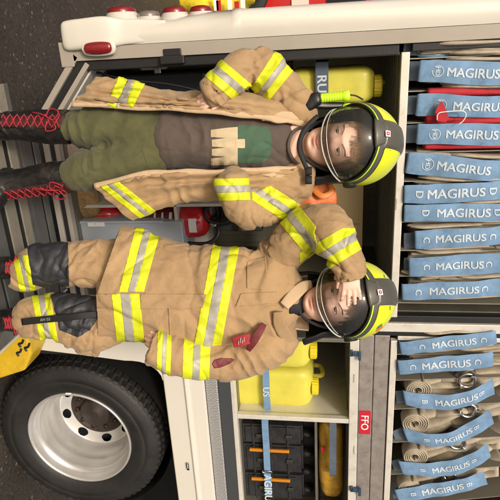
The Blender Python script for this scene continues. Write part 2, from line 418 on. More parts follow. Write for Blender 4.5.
g.grid(rows); g.build('mudguard', mat('matt_black_liner',(.006,.006,.006),.95,spec=.1), truck, solid=.006)
# lockers: liners
def liner(name, x0, x1, z0, z1, dep, wall, y0=.05, floor=True):
    g = G()
    g.box((x0,dep,z0),(x1,dep+.01,z1),0)
    if floor: g.box((x0,y0,z0-.012),(x1,dep,z0),0)
    g.box((x0,y0,z1),(x1,dep,z1+.012),0)
    g.box((x0-.012,y0,z0),(x0,dep,z1),0); g.box((x1,y0,z0),(x1+.012,dep,z1),0)
    nrib = int((x1-x0)/.055)
    for i in range(nrib):                                  # ribbed back and roof
        xx = x0+(i+.5)*(x1-x0)/nrib
        g.box((xx-.008,dep-.006,z0),(xx+.008,dep,z1),0)
    for i in range(12):
        yy = .1+(dep-.15)*i/11; g.box((x0,yy-.006,z1-.006),(x1,yy+.006,z1),0)
    return g.build(name, wall, truck)
def liner_cut():
    g = G(); x0,x1,z0,z1,dep = .075,XP0-.04,.688,ZR-.013,DEP
    g.prism([(x0,.86),(.27,z0),(x1,z0),(x1,z1),(x0,z1)],dep,dep+.01)
    g.box((.275,.05,z0-.012),(x1,dep,z0)); g.box((x0,.05,z1),(x1,dep,z1+.012)); g.box((x0-.012,.05,.86),(x0,dep,z1)); g.box((x1,.05,z0),(x1+.012,dep,z1))
    g.prism([(x0-.01,.862),(.268,.690),(.262,.682),(x0-.018,.854)],.06,dep)
    for i in range(20):
        xx = .29+i*.05; g.box((xx-.008,dep-.006,z0),(xx+.008,dep,z1))
    for i in range(12):
        yy = .1+(dep-.15)*i/11; g.box((x0,yy-.006,z1-.006),(x1,yy+.006,z1))
    return g.build('locker_liner', alud, truck)
liner_cut()
liner('locker_liner', XP1+.06, xr, zd_top+.013, zb0-.008, DEP, alud)
liner('locker_liner', .075, XP0-.04, ZR+.023, ROOF-.08, .62, alud)
liner('locker_liner', XP1+.06, xr, ZRr+.029, ROOF-.08, .62, alud)
# inner furniture of the left locker: shelf, beige cupboard
zsh = TY(288,85,.14).z
g = G()
g.box((.09,.06,zsh-.016),(XP0-.05,.55,zsh))
g.build('locker_shelf', alud, truck, bevel=.003)
g = G(); c0 = TY(330,183,.62); c1 = TY(361,290,.62)
g.box((c0.x,.60,TY(327,200,.6).z),(1.2,.93,c1.z)); g.box((TY(350,224,.6).x-.002,.598,TY(338,224,.6).z),(TY(350,224,.6).x+.002,.6005,c1.z-.02),1)
g.build('inner_cabinet', [beigep, alud], truck, bevel=.004)
g = G(); c0 = TY(115,206,.15)
g.box((.72,.10,.69),(.735,.9,1.5)); g.box((.72,.10,1.18),(XP0-.05,.9,1.195))
g.build('locker_divider', aluw, truck, bevel=.002)
# hose partitions
partm = mat('dull_partition_metal',(.30,.28,.23),.5,.4,var=.1)
parts_left = [57,90,122,152,181,203,222,251,277,304]
for py in parts_left:
    x = X0(450,py,.0)
    g = G(); g.box((x-.002,.006,ZR+.024),(x+.002,.60,ROOF-.09)); g.build('partition', partm, truck)
parts_right = [(355,355),(381,378),(410,404),(443,438),(475,468),(507,498)]
for pa,pb in parts_right:
    A_ = TY(396,pa,.0); B_ = TY(490,pb,.0)
    sl = (B_.x-A_.x)/(B_.z-A_.z); z0_=ZRr+.03; z1_=ROOF-.09
    xa = A_.x+sl*(z0_-A_.z); xb = A_.x+sl*(z1_-A_.z)
    g = G(); g.prism([(xa-.002,z0_),(xa+.002,z0_),(xb+.002,z1_),(xb-.002,z1_)],.006,.6); g.build('partition', partm, truck)
xdv = X0(290,419)
g = G(); g.box((xdv-.016,-.002,zd_top+.0125),(xdv+.012,.03,zb0-.0065)); g.box((xdv-.004,.031,zd_top+.0125),(xdv+.004,.9,zb0-.0065)); g.build('locker_divider', aluw, truck, bevel=.003)
g = G(); g.box((XP1+.052,-.0,zd_top+.0125),(XP1+.075,.04,zb0-.0065)); g.build('locker_jamb', alud, truck, bevel=.003)
# outer skin: roof, rear wall, far side, underframe
g = G(); g.box((-.05,.0,ROOF+.001),(xr,2.45,ROOF+.05)); g.build('roof', cream, truck, bevel=.01)
g = G(); g.box((-.12,.17,.80),(-.052,2.44,ROOF-.001)); g.build('rear_panel', cream, truck)
g = G(); g.box((-.05,2.40,.62),(xr,2.45,ROOF)); g.box((-.03,.97,.62),(xr,1.0,ROOF-.07)); g.build('far_panel', cream, truck)
g = G(); g.box((.3,.3,.48),(xr,.42,.60)); g.box((.3,1.8,.48),(xr,1.92,.60)); g.build('chassis_rail', blackp, truck)
# ---- fold-down step
zt = .60
g = G()
xL, xR_ = .10, 1.13
def strip(y0,y1,mi,z=zt,dz=.012,xl=None):
    k = lambda y: (xL if xl is None else xl)+(0 if y>-.178 else 0)
    g.add([(k(y0),y0,z-dz),(xR_,y0,z-dz),(xR_,y1,z-dz),(k(y1),y1,z-dz),(k(y0),y0,z),(xR_,y0,z),(xR_,y1,z),(k(y1),y1,z)],
          [(0,3,2,1),(4,5,6,7),(0,1,5,4),(1,2,6,5),(2,3,7,6),(3,0,4,7)], mi)
strip(-.80,-.178,1,zt-.006,.03); strip(-.1775,-.016,1,zt-.006,.03,.27)
for y0,y1,mi in ((-.80,-.735,0),(-.70,-.64,2),(-.635,-.52,2),(-.50,-.42,2),(-.38,-.307,0),(-.272,-.215,0),(-.213,-.180,2)):
    strip(y0,y1,mi)
strip(-.1795,-.090,2,xl=.262); strip(-.070,-.022,2,xl=.29)
plate = mat('ribbed_step_metal',(.20,.20,.19),.42,.6,var=.12,vs=9,bump=.3,bs=70,dirt=(.10,.09,.07),ds=6)
trd = mat('step_edge_metal',(.32,.29,.23),.5,.3,var=.12,vs=9,bump=.2,bs=80,dirt=(.2,.17,.12),ds=7)
g.build('folding_step', [trd, blackr, plate], truck, bevel=.002)
g = G(); g.box((xR_+.001,-.80,zt-.04),(xR_+.012,-.016,zt+.004)); g.build('step_edge', aluw, truck, bevel=.002)
for x in (.35,.95):
    g = G(); g.tube([V((x,-.03,zt-.05)),V((x,-.6,zt-.12)),V((x,-.75,zt-.05))],.012); g.build('step_bracket', dsteel, truck)
# ---- wheel
WC = V((TY(81,443,0).x, 0, .5)); print('wheel', WC, TY(81,443,0))
WC.z = TY(81,443,0).z; WC.x -= .04; WC.y = .01
MY = Matrix(((1,0,0),(0,0,-1),(0,1,0)))      # local z -> -Y
MY = Matrix(((1,0,0),(0,0,-1),(0,-1,0)))
wheel = bpy.data.objects.new('wheel', None); COL.objects.link(wheel); wheel.parent = truck; wheel.location = (0,0,0)
Rt = .498
tyre = mat('tyre_rubber',(.014,.0135,.013),.6,var=.3,vs=6,bump=.25,bs=50,dirt=(.034,.029,.023),ds=4)
g = G()
pr = [(.300,-.02),(.312,.010),(.322,.024),(.345,.036),(.38,.044),(.405,.046),(.408,.043),(.412,.046),(.44,.040),(.462,.030),(.470,.026),(.474,.022)]
g.lathe(pr, WC, MY, 0, 120)
g.lathe([(.474,.022),(.486,.012),(.486,-.24),(.47,-.26),(.3,-.27)], WC, MY, 0, 120)
NB = 66
for k in range(NB):                                   # shoulder and tread blocks
    th = 2*math.pi*(k+.5)/NB; hw = math.pi/NB*.62
    for (ra,rb,h0,h1,off) in ((.466,Rt-.006,-.03,.026,0),(.48,Rt,-.10,-.035,.5),(.48,Rt,-.17,-.108,0),(.48,Rt,-.25,-.178,.5)):
        t0 = th+off*2*math.pi/NB
        vs = []
        for (r,h) in ((ra,h0),(rb,h0),(rb,h1-.012 if off==0 and h1>0 else h1),(ra,h1)):
            for s_ in (-1,1):
                a_ = t0+s_*hw*(1 if r==ra else .86)
                vs.append(WC+MY@V((r*math.cos(a_),r*math.sin(a_),h)))
        g.add(vs,[(0,1,3,2),(2,3,5,4),(4,5,7,6),(6,7,1,0),(0,2,4,6),(1,7,5,3)],0)
# raised sidewall markings
def arc_text(txt, ang, r, h, mi):
    def fn(u,v):
        rr = r+v; a_ = ang-u/r
        return WC+MY@V((-rr*math.cos(a_)*-1, -rr*math.sin(a_), .0475))
    put_text(g, txt, fn, h, mi, bold=.01)
g.build('tyre', [tyre], wheel)
g = G(); q = TY(68.5,393.5,-.046); 
g.box(q+V((-.004,-.002,-.016)), q+V((.004,.002,.016))); g.build('sidewall_mark', whitelab, wheel)
rim = mat('silver_rim_paint',(.56,.55,.53),.34,.5,var=.07,vs=7,dirt=(.33,.30,.26),ds=5)
rust = mat('rusty_hub_steel',(.035,.026,.022),.6,.4,var=.4,vs=16,bump=.4,bs=40,dirt=(.085,.045,.03),ds=10)
g = G()
g.lathe([(.305,-.02),(.317,.018),(.314,.027),(.305,.027),(.300,.014),(.296,-.012),(.287,-.024),(.277,-.030),(.272,-.05),(.271,-.075),(.262,-.090),(.259,-.11),(.258,-.145),(.251,-.155),(.249,-.20),(.238,-.225)], WC, MY, 0, 120)
# disc with hand holes: ring from r=.238 to r=.15
NH = 8; seg = 304; nr = 24
def disc_h(r): return -.225-.030*((.238-r)/.062)**.8 if r<.238 else -.225
o0 = len(g.v)
for j in range(nr+1):
    r = .238-(.238-.176)*j/nr
    for k in range(seg):
        a_ = 2*math.pi*k/seg+R_(13); g.v.append(tuple(WC+MY@V((r*math.cos(a_),r*math.sin(a_),disc_h(r)))))
for j in range(nr):
    for k in range(seg):
        kk = k%(seg//NH); rr_ = .238-.062*(j+.5)/nr; hole = ((kk-18.5)/(seg//NH)*2*math.pi/NH*rr_/.034)**2+((rr_-.209)/.023)**2 < 1
        if not hole:
            a_ = o0+j*seg+k; b_ = o0+j*seg+(k+1)%seg
            g.f.append((a_,b_,b_+seg,a_+seg)); g.m.append(0); g.sm.append(True)
g.lathe([(.176,-.255),(.172,-.266),(.168,-.27)], WC, MY, 1, 96)
g.build('rim', [rim, rust], wheel, solid=0)
g = G()
g.lathe([(.175,-.268),(.172,-.250),(.165,-.240),(.155,-.242),(.150,-.254),(.104,-.256),(.100,-.248),(.096,-.215),(.086,-.203),(.050,-.198),(.046,-.190),(.018,-.188),(.0005,-.188)], WC, MY, 0, 64)
g.lathe([(.25,-.33),(.0005,-.33)], WC, MY, 1, 64)
g.build('hub', [rust, blackr], wheel)
for k in range(10):
    a_ = 2*math.pi*(k+.5)/10; g = G(); c_ = WC+MY@V((.130*math.cos(a_),.130*math.sin(a_),-.256))
    g.lathe([(.014,0),(.014,.018),(.010,.022),(.007,.024),(.007,.036),(.0005,.037)], c_, MY, 0, 6, smooth=False)
    g.build('wheel_nut', rust, wheel)
# yellow chock beside the wheel
ck = thing('wheel_chock','yellow metal wheel chock with black slots left of the rear tyre','wheel chock',(1.4,-.1,0))
g = G(); zt_ = TY(37,336,-.12).z
g.prism([(1.20,.02),(1.60,.02),(1.60,.16),(1.52,zt_-.06),(1.42,zt_),(1.20,zt_)],-.20,-.04)
g.build('chock_body', yellowp, ck, bevel=.012)
for i,(px,py) in enumerate(((28,347),(20,352),(22,343))):
    q = TY(px,py,-.202); g = G(); g.tube([q+V((-.02,0,.012)),q+V((0,0,0)),q+V((.006,0,-.018)),q+V((.024,0,-.012))],.006,side=V((0,1,0))); g.build('slot', blackp, ck)
# ------------------------------------------------------------------ hoses in their slots
def hose_slot(i, pts, wpx, sym, symx, tx0, tx1, label, hose='flat', hcol=None, group='strapped hoses in the upper lockers', text='MAGIRUS', rings=(), dy=-.02, x_in=404):
    """pts: photo centre line [(x,y),(x,y)...] of the strap's front, wpx its width"""
    (xa,ya),(xb,yb) = pts[0], pts[-1]
    A_ = TY(xa,ya,dy); B_ = TY(xb,yb,dy)
    base = TY(x_in,ya,.05)
    th = thing('fire_hose', label, 'fire hose', (base.x,.05,base.z), group)
    d = (B_-A_); d.normalize(); n_ = V((0,-1,0)); sdv = d.cross(n_).normalized()      # sdv: towards text top (-X)
    if sdv.x > 0: sdv = -sdv
    if len(pts) > 2: mid = TY(pts[1][0],pts[1][1],dy); 
    Lx = (B_-A_).length; wd = wpx*2.42/F_PX*.985
    ext = Lx*1.25 if yb < 1000 and xb >= 499 else Lx
    ph = random.random()*6
    topz = ROOF-.10
    ext = min(ext, (topz-A_.z)/max(.2,d.z)) if xb >= 499 else Lx
    rr = random.Random(i*7+3)
    def Sf(u, v):
        t = u/Lx
        bow = -.014*math.sin(min(1,max(0,t))*math.pi)-.005*math.sin(u*19+ph)-.0025*math.sin(u*47+2*ph)-.0045*math.cos(v/wd*3.1)
        c_ = A_+d*u
        if len(pts) > 2:
            t1 = (pts[1][0]-xa)/(xb-xa); off = (mid-(A_+d*((mid-A_).dot(d)))).dot(sdv)
            c_ = c_+sdv*off*math.sin(math.pi*min(1,max(0,t)))
        return c_+sdv*(v*(1-.05*math.sin(u*17+ph))+.0035*math.sin(u*11+ph*2)*min(1,max(0,u*8)))+V((0,bow,0))+V((0,.10*v*math.sin(ph)*.6,0))
    g = G()
    nu = 40; rows = []
    # curl at the lower end
    for k in range(5):
        a_ = math.pi*(1-k/5)*.9
        rows.append([Sf(0,v*(.86+.14*k/5))-d*(.010*math.sin(a_))+V((0,.009*(1-math.cos(a_)),0)) for v in np.linspace(-wd/2,wd/2,9)])
    for k in range(nu+1):
        u = ext*k/nu; rows.append([Sf(u,v) for v in np.linspace(-wd/2,wd/2,9)])
    g.grid(rows,0,True)
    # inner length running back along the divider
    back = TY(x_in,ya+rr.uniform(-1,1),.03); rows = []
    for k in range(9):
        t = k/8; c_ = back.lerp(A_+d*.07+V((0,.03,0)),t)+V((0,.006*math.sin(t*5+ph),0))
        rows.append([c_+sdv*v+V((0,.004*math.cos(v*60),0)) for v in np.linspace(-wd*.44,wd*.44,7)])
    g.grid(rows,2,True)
    nrm = V((0,-.0022,0))
    def put(s_, cx, h, rot=False):
        u0 = (TY(cx,(ya+yb)/2,dy)-A_).dot(d)
        if rot: put_text(g, s_, lambda u,v: Sf(u0+v, -u)+nrm, h, 1, bold=.035)
        else: put_text(g, s_, lambda u,v: Sf(u0+u, v)+nrm, h, 1, bold=.035, stretch=sx)
    # main word: height from its length
    vs,_ = text_geo(text,.035); wtxt = max(v[0] for v in vs)
    Lt = abs((TY(tx1,(ya+yb)/2,dy)-TY(tx0,(ya+yb)/2,dy)).dot(d)); Lt *= .95; h = min(Lt/wtxt, wd*.62); sx = Lt/(wtxt*h)
    put(text, (tx0+tx1)/2, h)
    if sym == 'HD':
        put('HD', symx, h*.50, True)
        u0 = (TY(symx,(ya+yb)/2,dy)-A_).dot(d); ring = []; 
        for k in range(28):
            a0 = 2*math.pi*k/28; a1 = 2*math.pi*(k+1)/28
            if 10 <= k%28 <= 12: continue
            ro, ri = h*.66, h*.58
            g.add([Sf(u0+ro*math.cos(a0),ro*math.sin(a0))+nrm,Sf(u0+ro*math.cos(a1),ro*math.sin(a1))+nrm,Sf(u0+ri*math.cos(a1),ri*math.sin(a1))+nrm,Sf(u0+ri*math.cos(a0),ri*math.sin(a0))+nrm],[(0,1,2,3)],1)
    elif sym:
        for sxp in (symx if isinstance(symx,(list,tuple)) else [symx]):
            put(sym, sxp-.8, h*.80, True)
    me_o = g.build('strap', [strapb, letter, strapd], th, fixn=False)
    # the hose itself
    xw = A_.x; halfw = wd*.50
    z0_, z1_ = max(base.z,(ZR if x_in>400 else ZRr)+.07), topz-.04
    if i == 0: halfw *= .55
    cols = hcol or hosec
    cm = (A_+B_)/2
    def axis(z): 
        t = (z-A_.z)/(B_.z-A_.z); return A_.x+(B_.x-A_.x)*t
    if hose == 'flat':
        nl = 4; g = G()
        for k in range(nl):
            ox = (k-(nl-1)/2)*halfw*2/nl*1.25
            pts_ = []
            for j in range(9):
                z = z0_+.02+(z1_-z0_-.03)*j/8
                pts_.append((V((axis(z)+ox+rr.uniform(-.004,.004), .165+rr.uniform(-.012,.014), z)), .0115+rr.uniform(-.001,.003), .150))
            mi = 1 if (k % 2 == 1 and hcol is not None) else 0
            g.loft(pts_, mi, 20, 4, exp=3, side=V((0,1,0)))
        # rounded end folds poking out past the strap
        for k in range(3):
            z = z0_+rr.uniform(.06,.35); ox = (-1,1,1)[k]*halfw*(1.2-.25*(k==2))
            if hcol is not None and k<2:
                g.loft([(V((axis(z0_+.03+(topz-z0_-.08)*t)+ox,.012+.006*math.sin(t*9+ph),z0_+.03+(topz-z0_-.08)*t)),.013+.004*math.sin(t*7+k),.030) for t in np.linspace(0,1,9)],1,18,4,exp=3,side=V((0,1,0))); continue
            g.loft([(V((axis(z)+ox,.03,z-.10)),.005,.012),(V((axis(z)+ox,.0,z-.04)),.009,.02),(V((axis(z+.1)+ox,.005,z+.10)),.008,.022),(V((axis(z)+ox,.03,z+.22)),.005,.012)],1 if (hcol is not None and k<2) else 0,16,5,side=V((0,1,0)))
        g.build('hose', [hosec, hcol or hosec], th, fixn=False)
    else:
        g = G()
        for (rx,ry,rad,kind_) in rings:
            c_ = TY(rx,ry,.03)
            Rr = rad*2.5/F_PX
            if kind_ == 'coil':
                npt = 90; turns = 4.5
                pts_ = []
                for j in range(npt):
                    a_ = turns*2*math.pi*j/npt; r_ = Rr*(.28+.72*j/npt)
                    pts_.append((c_+V((r_*math.cos(a_)*.95,0,r_*math.sin(a_))), .0055, .045))
                g.loft(pts_,0,12,1,exp=3,side=V((0,1,0)))
        # loose bulging lengths of canvas
        za, zb_ = z0_+.05, z1_-.05
        for k in range(3):
            ox = (k-1)*halfw*.85
            pts_ = [(V((axis(za+(zb_-za)*t)+ox+rr.uniform(-.012,.012), .12+rr.uniform(-.025,.02), za+(zb_-za)*t)), .019+rr.uniform(0,.010), .095) for t in np.linspace(0,1,8)]
            g.loft(pts_,0,18,4,exp=2.4,side=V((0,1,0)))
        g.build('hose', [hosec], th, fixn=False)
        for (rx,ry,rad,kind_) in rings:
            if kind_ == 'ring':
                c_ = TY(rx,ry,.005); Rr = rad*2.48/F_PX
                gg = G(); gg.lathe([(Rr*.55,.05),(Rr*.55,-.0),(Rr*.62,-.012),(Rr*.80,-.012),(Rr*.86,-.004),(Rr*.88,.01),(Rr*1.0,.012),(Rr*1.0,.045),(Rr*.8,.06)], c_, Matrix(((1,0,0),(0,0,1),(0,1,0))), 0, 40)
                for k in range(2):
                    a_ = ph+math.pi*k; q = c_+V((Rr*.75*math.cos(a_),-.015,Rr*.75*math.sin(a_))); gg.box(q-V((.006,.008,.010)), q+V((.006,.004,.010)))
                gg.lathe([(Rr*.54,.03),(.0005,.03)], c_, Matrix(((1,0,0),(0,0,1),(0,1,0))), 1, 24)
                gg.build('coupling', [chrome, blackr], th)
    return th
GU = 'hoses held by blue straps in the upper left locker'; GR = 'hoses held by blue straps in the upper right locker'
slot = hose_slot
slot(0,[(420,49),(500,47)],14,'HD',437,447,500,'faded blue strap hose against the corner pillar, outermost in the upper left locker',group=GU,dy=.05)
slot(1,[(421,71),(500,73)],20,'HD',437,447,499,'hose behind blue HD strap beside a pale canvas fold, left of the red tag',group=GU)
slot(2,[(419,105),(500,106)],20,'HD',440,453,504,'hose behind the blue HD strap with a red tag and white clip hanging over it',hcol=redcloth,group=GU)
slot(3,[(419,134),(500,134)],20,'HD',434,446,497,'blue HD strap hose with a red hose fold showing right of it',hcol=redcloth,group=GU)
slot(4,[(409,163),(500,171)],21,'HD',427,437,490,'blue HD strap slanting over a folded cream hose, between red fold and first D strap',group=GU)
slot(5,[(406,194),(500,191)],19,'D',(420,493),428,483,'left one of the two hoses behind blue straps marked D',group=GU)
slot(6,[(406,213),(500,211)],18,'D',(426,498),437,489,'right one of the two hoses behind blue straps marked D',group=GU)
slot(7,[(417,240),(500,235)],20,'C',(427,493),436,484,'hose behind a blue C strap, nearest to the straps marked D',group=GU)
slot(8,[(411,267),(500,262)],22,'C',(427,489),436,482,'hose behind the middle of the three blue C straps in the upper left locker',group=GU)
slot(9,[(404,292),(500,287)],19,'C',(419,485),430,477,'hose behind the wavy blue C strap next to the white post',group=GU)
slot(10,[(402,348),(496,336)],17,'C',(422,484),432,475,'hose behind the C strap squeezed right beside the white post, upper right locker',group=GR,x_in=396)
slot(11,[(400,367),(493,358)],19,'C',(413,478),422,469,'hose behind the right one of the two C straps in the upper right locker',group=GR,x_in=396)
slot(12,[(406,398),(432,403),(494,387)],20,'B',(424,482),434,476,'cream hose roll behind the first B strap, next to the C straps',hose='roll',rings=((417,386,14,'coil'),(467,380,12,'ring')),group=GR,x_in=396)
slot(13,[(407,436),(434,440),(492,417)],21,'B',(423,477),431,470,'cream hose roll behind the second B strap from the left, fitting peeking above',hose='roll',rings=((414,419,15,'coil'),(468,410,12,'ring')),group=GR,x_in=394)
slot(14,[(402,467),(430,470),(489,450)],21,'B',(420,474),429,467,'cream hose roll behind the third B strap, big steel coupling at its upper end',hose='roll',rings=((414,452,14,'coil'),(457,442,12,'ring')),group=GR,x_in=393)
slot(15,[(398,495),(486,479)],20,'B',(412,471),421,463,'hose behind the rightmost B strap at the edge of the picture',hose='roll',rings=((408,483,13,'coil'),(450,478,11,'ring')),group=GR,x_in=392)
# red tag with a white clip
t_ = thing('hose_tag','red fabric tag with white wire clip hanging over a blue hose strap','tag',TY(440,110,-.05))
g = G(); pp = [TY(x,y,-.052) for x,y in ((435,112),(438,105),(442,101),(446,110),(449,118),(446,122),(437,121))]
g.add(pp,[tuple(range(len(pp)))]); g.build('tag_cloth', redcloth, t_, solid=.004)
g = G(); g.tube([TY(x,y,-.065) for x,y in ((437,120),(438,114),(444,112),(462,111),(466,115),(463,121),(459,124))],.0022,seg=8,side=V((0,1,0))); g.build('wire_clip', white, t_)

# ------------------------------------------------------------------ canisters
def canister(px0, px1, py0, py1, Y, label, capside=1):
    A_ = TY(px0,(py0+py1)/2,Y); w_ = abs(TY((px0+px1)/2,py1,Y).x-TY((px0+px1)/2,py0,Y).x); h_ = TY(px1,(py0+py1)/2,Y).z-A_.z
    cx = TY((px0+px1)/2,(py0+py1)/2,Y).x
    th = thing('jerrycan', label, 'canister', (cx,Y+.17,A_.z), 'yellow canisters in the lockers')
    g = G(); c = V((cx,Y+.17,A_.z)); a = w_/2; b_ = .165
    g.loft([(c+V((0,0,.0)),a*.80,b_*.85),(c+V((0,0,.012)),a*.96,b_*.97),(c+V((0,0,.04)),a,b_),(c+V((0,0,h_*.3)),a*.985,b_),(c+V((0,0,h_*.6)),a*.985,b_),(c+V((0,0,h_*.80)),a,b_),(c+V((0,0,h_*.90)),a*.93,b_*.95),(c+V((0,0,h_*.965)),a*.74,b_*.8),(c+V((0,0,h_*.985)),a*.55,b_*.6)],0,48,7,exp=6,side=V((0,1,0)))
    g.tube([c+V((0,.10,h_*.93)),c+V((0,.09,h_+.03)),c+V((0,.0,h_+.04)),c+V((0,-.01,h_*.95))],.014,side=V((1,0,0)))
    g.build('canister_body', jerry, th, fixn=False)
    g = G(); cc = c+V((a*.10*capside,-.105,h_*.965)); Mi = Matrix.Identity(3)
    pr = [(.030,-.04),(.032,.0),(.044,.002)]
    g.lathe(pr, cc, Mi, 0, 40)
    # ribbed cap
    pts=[]; 
    for zz,r in ((.004,.047),(.034,.047),(.040,.040),(.042,.0005)):
        pts.append((r,zz))
    o = len(g.v)
    for r,zz in pts:
        for k in range(72):
            q = 1+(.035 if (k//2)%2 and zz<.036 else 0); a_=2*math.pi*k/72; g.v.append(tuple(cc+V((r*q*math.cos(a_),r*q*math.sin(a_),zz))))
    for i in range(3):
        for k in range(72):
            aa=o+i*72+k; bb=o+i*72+(k+1)%72; g.f.append((aa,bb,bb+72,aa+72)); g.m.append(0); g.sm.append(False)
    g.build('cap', mat('yellow_cap_plastic',(.70,.58,.02),.4), th)
    return th
canister(291,377,68,106,.14,'yellow canister on the left locker shelf behind the torch side helmet',1)
canister(233,312,336,371,.08,'yellow canister mostly hidden behind the saluting child\'s shoulder, left of its twin',1)
canister(232,314,372,410,.10,'yellow canister standing by the silver divider, right of its twin',.2)
# straps holding them
def hstrap(px, pyA, pyB, Y, hpx, label, txt=None, txa=None, m_=None, ends=True, ht=10):
    A_ = TY(px,pyA,Y); B_ = TY(px,pyB,Y); hw = hpx*2.55/F_PX/2
    z = (A_.z+B_.z)/2
    o0 = V(((A_.x+B_.x)/2, Y, z)); rows = []
    g = G(); n_ = 30
    def Sf(u,v):
        return V((u, Y-.004-.004*math.sin((u-A_.x)*26), z+v-.10*(u-A_.x)*0))
    for v in np.linspace(-hw,hw,5):
        r = []
        if ends: r.append(Sf(A_.x,v)+V((0,.30,0))); r.append(Sf(A_.x,v)+V((0,.02,0)))
        r += [Sf(A_.x+(B_.x-A_.x)*k/n_, v) for k in range(n_+1)]
        if ends: r.append(Sf(B_.x,v)+V((0,.02,0))); r.append(Sf(B_.x,v)+V((0,.30,0)))
        rows.append(r)
    g.grid(rows,0,True)
    if txt:
        u0 = TY(px,txa,Y).x
        put_text(g,txt,lambda u,v: Sf(u0+u,v)+V((0,-.0025,0)),ht*2.5/F_PX,1,bold=.03)
    o = g.build('securing_strap', [m_ or strapb, letter], None, loc=o0, fixn=False)
    return tag(o, label, 'strap', 'webbing straps round locker equipment')
hstrap(266,346,410.5,.065,8,'blue strap lettered US across the pair of yellow canisters','US',391,ht=8)
hstrap(322,62,105,.12,12,'dark grey strap round the yellow canister on the left shelf','RU',84,strapd,ht=9)
# ------------------------------------------------------------------ black cases and yellow bag in the right locker
for i,(ya,yb) in enumerate(((425,443),(445,471),(474,497))):
    Y = .10; x0_, x1_ = X0(270,ya,Y), X0(270,yb,Y); z0_, z1_ = zd_top+.014, Z0(301,460,Y)
    c = V(((x0_+x1_)/2,Y+.2,z0_))
    lab = ('black case with no handle visible, against the silver divider in the right locker','black case with an orange handle bar, in the middle of its row','black case with an orange handle bar, rightmost of its row')[i]
    th = thing('equipment_case', lab, 'equipment case', c, 'black equipment cases in the right locker')
    g = G(); g.box((x0_,Y,z0_),(x1_,Y+.4,z1_)); g.box((x0_+.01,Y-.010,z0_+.02),(x1_-.01,Y-.0002,z1_-.03)); 
    for k in range(3): zz=z0_+(z1_-z0_)*(k+.6)/3.4; g.box((x0_-.002,Y-.016,zz),(x1_+.002,Y-.0105,zz+.012))
    g.box((x0_+.012,Y+.02,z1_),(x1_-.012,Y+.3,z1_+.012))
    g.build('case_shell', mat('scuffed_black_plastic',(.022,.022,.024),.4,var=.35,vs=14,bump=.3,bs=25,dirt=(.07,.06,.05),ds=10), th, bevel=.006)
    if i:
        hx = X0(270,ya+1,Y); za, zb_ = Z0(251,460,Y), Z0(290,460,Y)
        g = G(); g.box((hx,Y-.034,za),(hx+.018,Y-.018,zb_)); g.build('handle', mat('amber_plastic',(.55,.20,.01),.4), th, bevel=.004)
    for k in range(2):
        zz = z0_+(z1_-z0_)*(.25+.5*k); g = G(); g.box(((x0_+x1_)/2-.012,Y-.024,zz),((x0_+x1_)/2+.014,Y-.0165,zz+.035)); g.build('latch', dsteel, th, bevel=.003)
hstrap(267,420,496,.055,8,'blue strap with steel buckle stretched across the black cases','AGIRUS',489)
q = TY(267,471,.05); g = G(); g.tube([q+V((-.004,-.006,-.024)),q+V((-.004,-.006,.024)),q+V((.008,-.006,.024)),q+V((.008,-.006,-.024)),q+V((-.004,-.006,-.024))],.003,sub=2,side=V((0,1,0)))
tag(g.build('strap_buckle', chrome, None, loc=q), 'steel strap buckle in front of the black cases','buckle')
# dark things above the cases
g = G(); c = TY(302,440,.15); 
for py in (433,452,470,488):
    a_ = TY(306,py,.2); g.loft([(a_+V((0,0,-.03)),.026,.03),(a_+V((0,0,.0)),.03,.035),(a_+V((0,0,.03)),.022,.03),(a_+V((0,0,.045)),.012,.015)],0,20,4,side=V((0,1,0)))
g.box((X0(300,424,.2),.22,Z0(299,460,.2)),(X0(300,498,.2),.5,Z0(316,460,.2)))
tag(g.build('battery_rack', mat('scuffed_black_plastic',(0,0,0)), None, loc=c, bevel=.004),'black rack with rounded knobs above the equipment cases','rack')
# yellow roll bag on its shelf
th = thing('roll_bag','mustard yellow quilted roll bag lying above the black cases','bag',TY(319,461,.2))
mb = mat('mustard_vinyl',(.42,.24,.03),.35,var=.2,vs=14,bump2=.9,bs2=13,bump=.2,bs=80)
g = G(); Y = .16
pts_ = [(424,.3),(427,.85),(434,1),(450,1.0),(470,1.02),(486,.98),(494,.8),(497,.3)]
hh = (Z0(344,460,Y)-Z0(319,460,Y))/2; zc = (Z0(344,460,Y)+Z0(319,460,Y))/2
g.loft([(V((X0(331,py,Y),Y+.06+random.uniform(-.006,.006),zc+random.uniform(-.004,.004))),hh*k,.085*k) for py,k in pts_],0,40,6,exp=3,side=V((0,1,0)))
g.build('bag_body', mb, th, fixn=False)
g = G(); q=TY(323,449,Y-.03); g.box(q+V((-.014,-.003,-.010)),q+V((.014,.003,.012))); g.build('bag_label', [reds], th)
g = G(); g.box((xdv+.013,.06,zc-hh-.020),(xr,.8,zc-hh-.008)); g.build('locker_shelf', alud, truck)
hstrap(333,421,476,.075,8,'slack slate blue strap over the mustard roll bag',None,None,strapd)
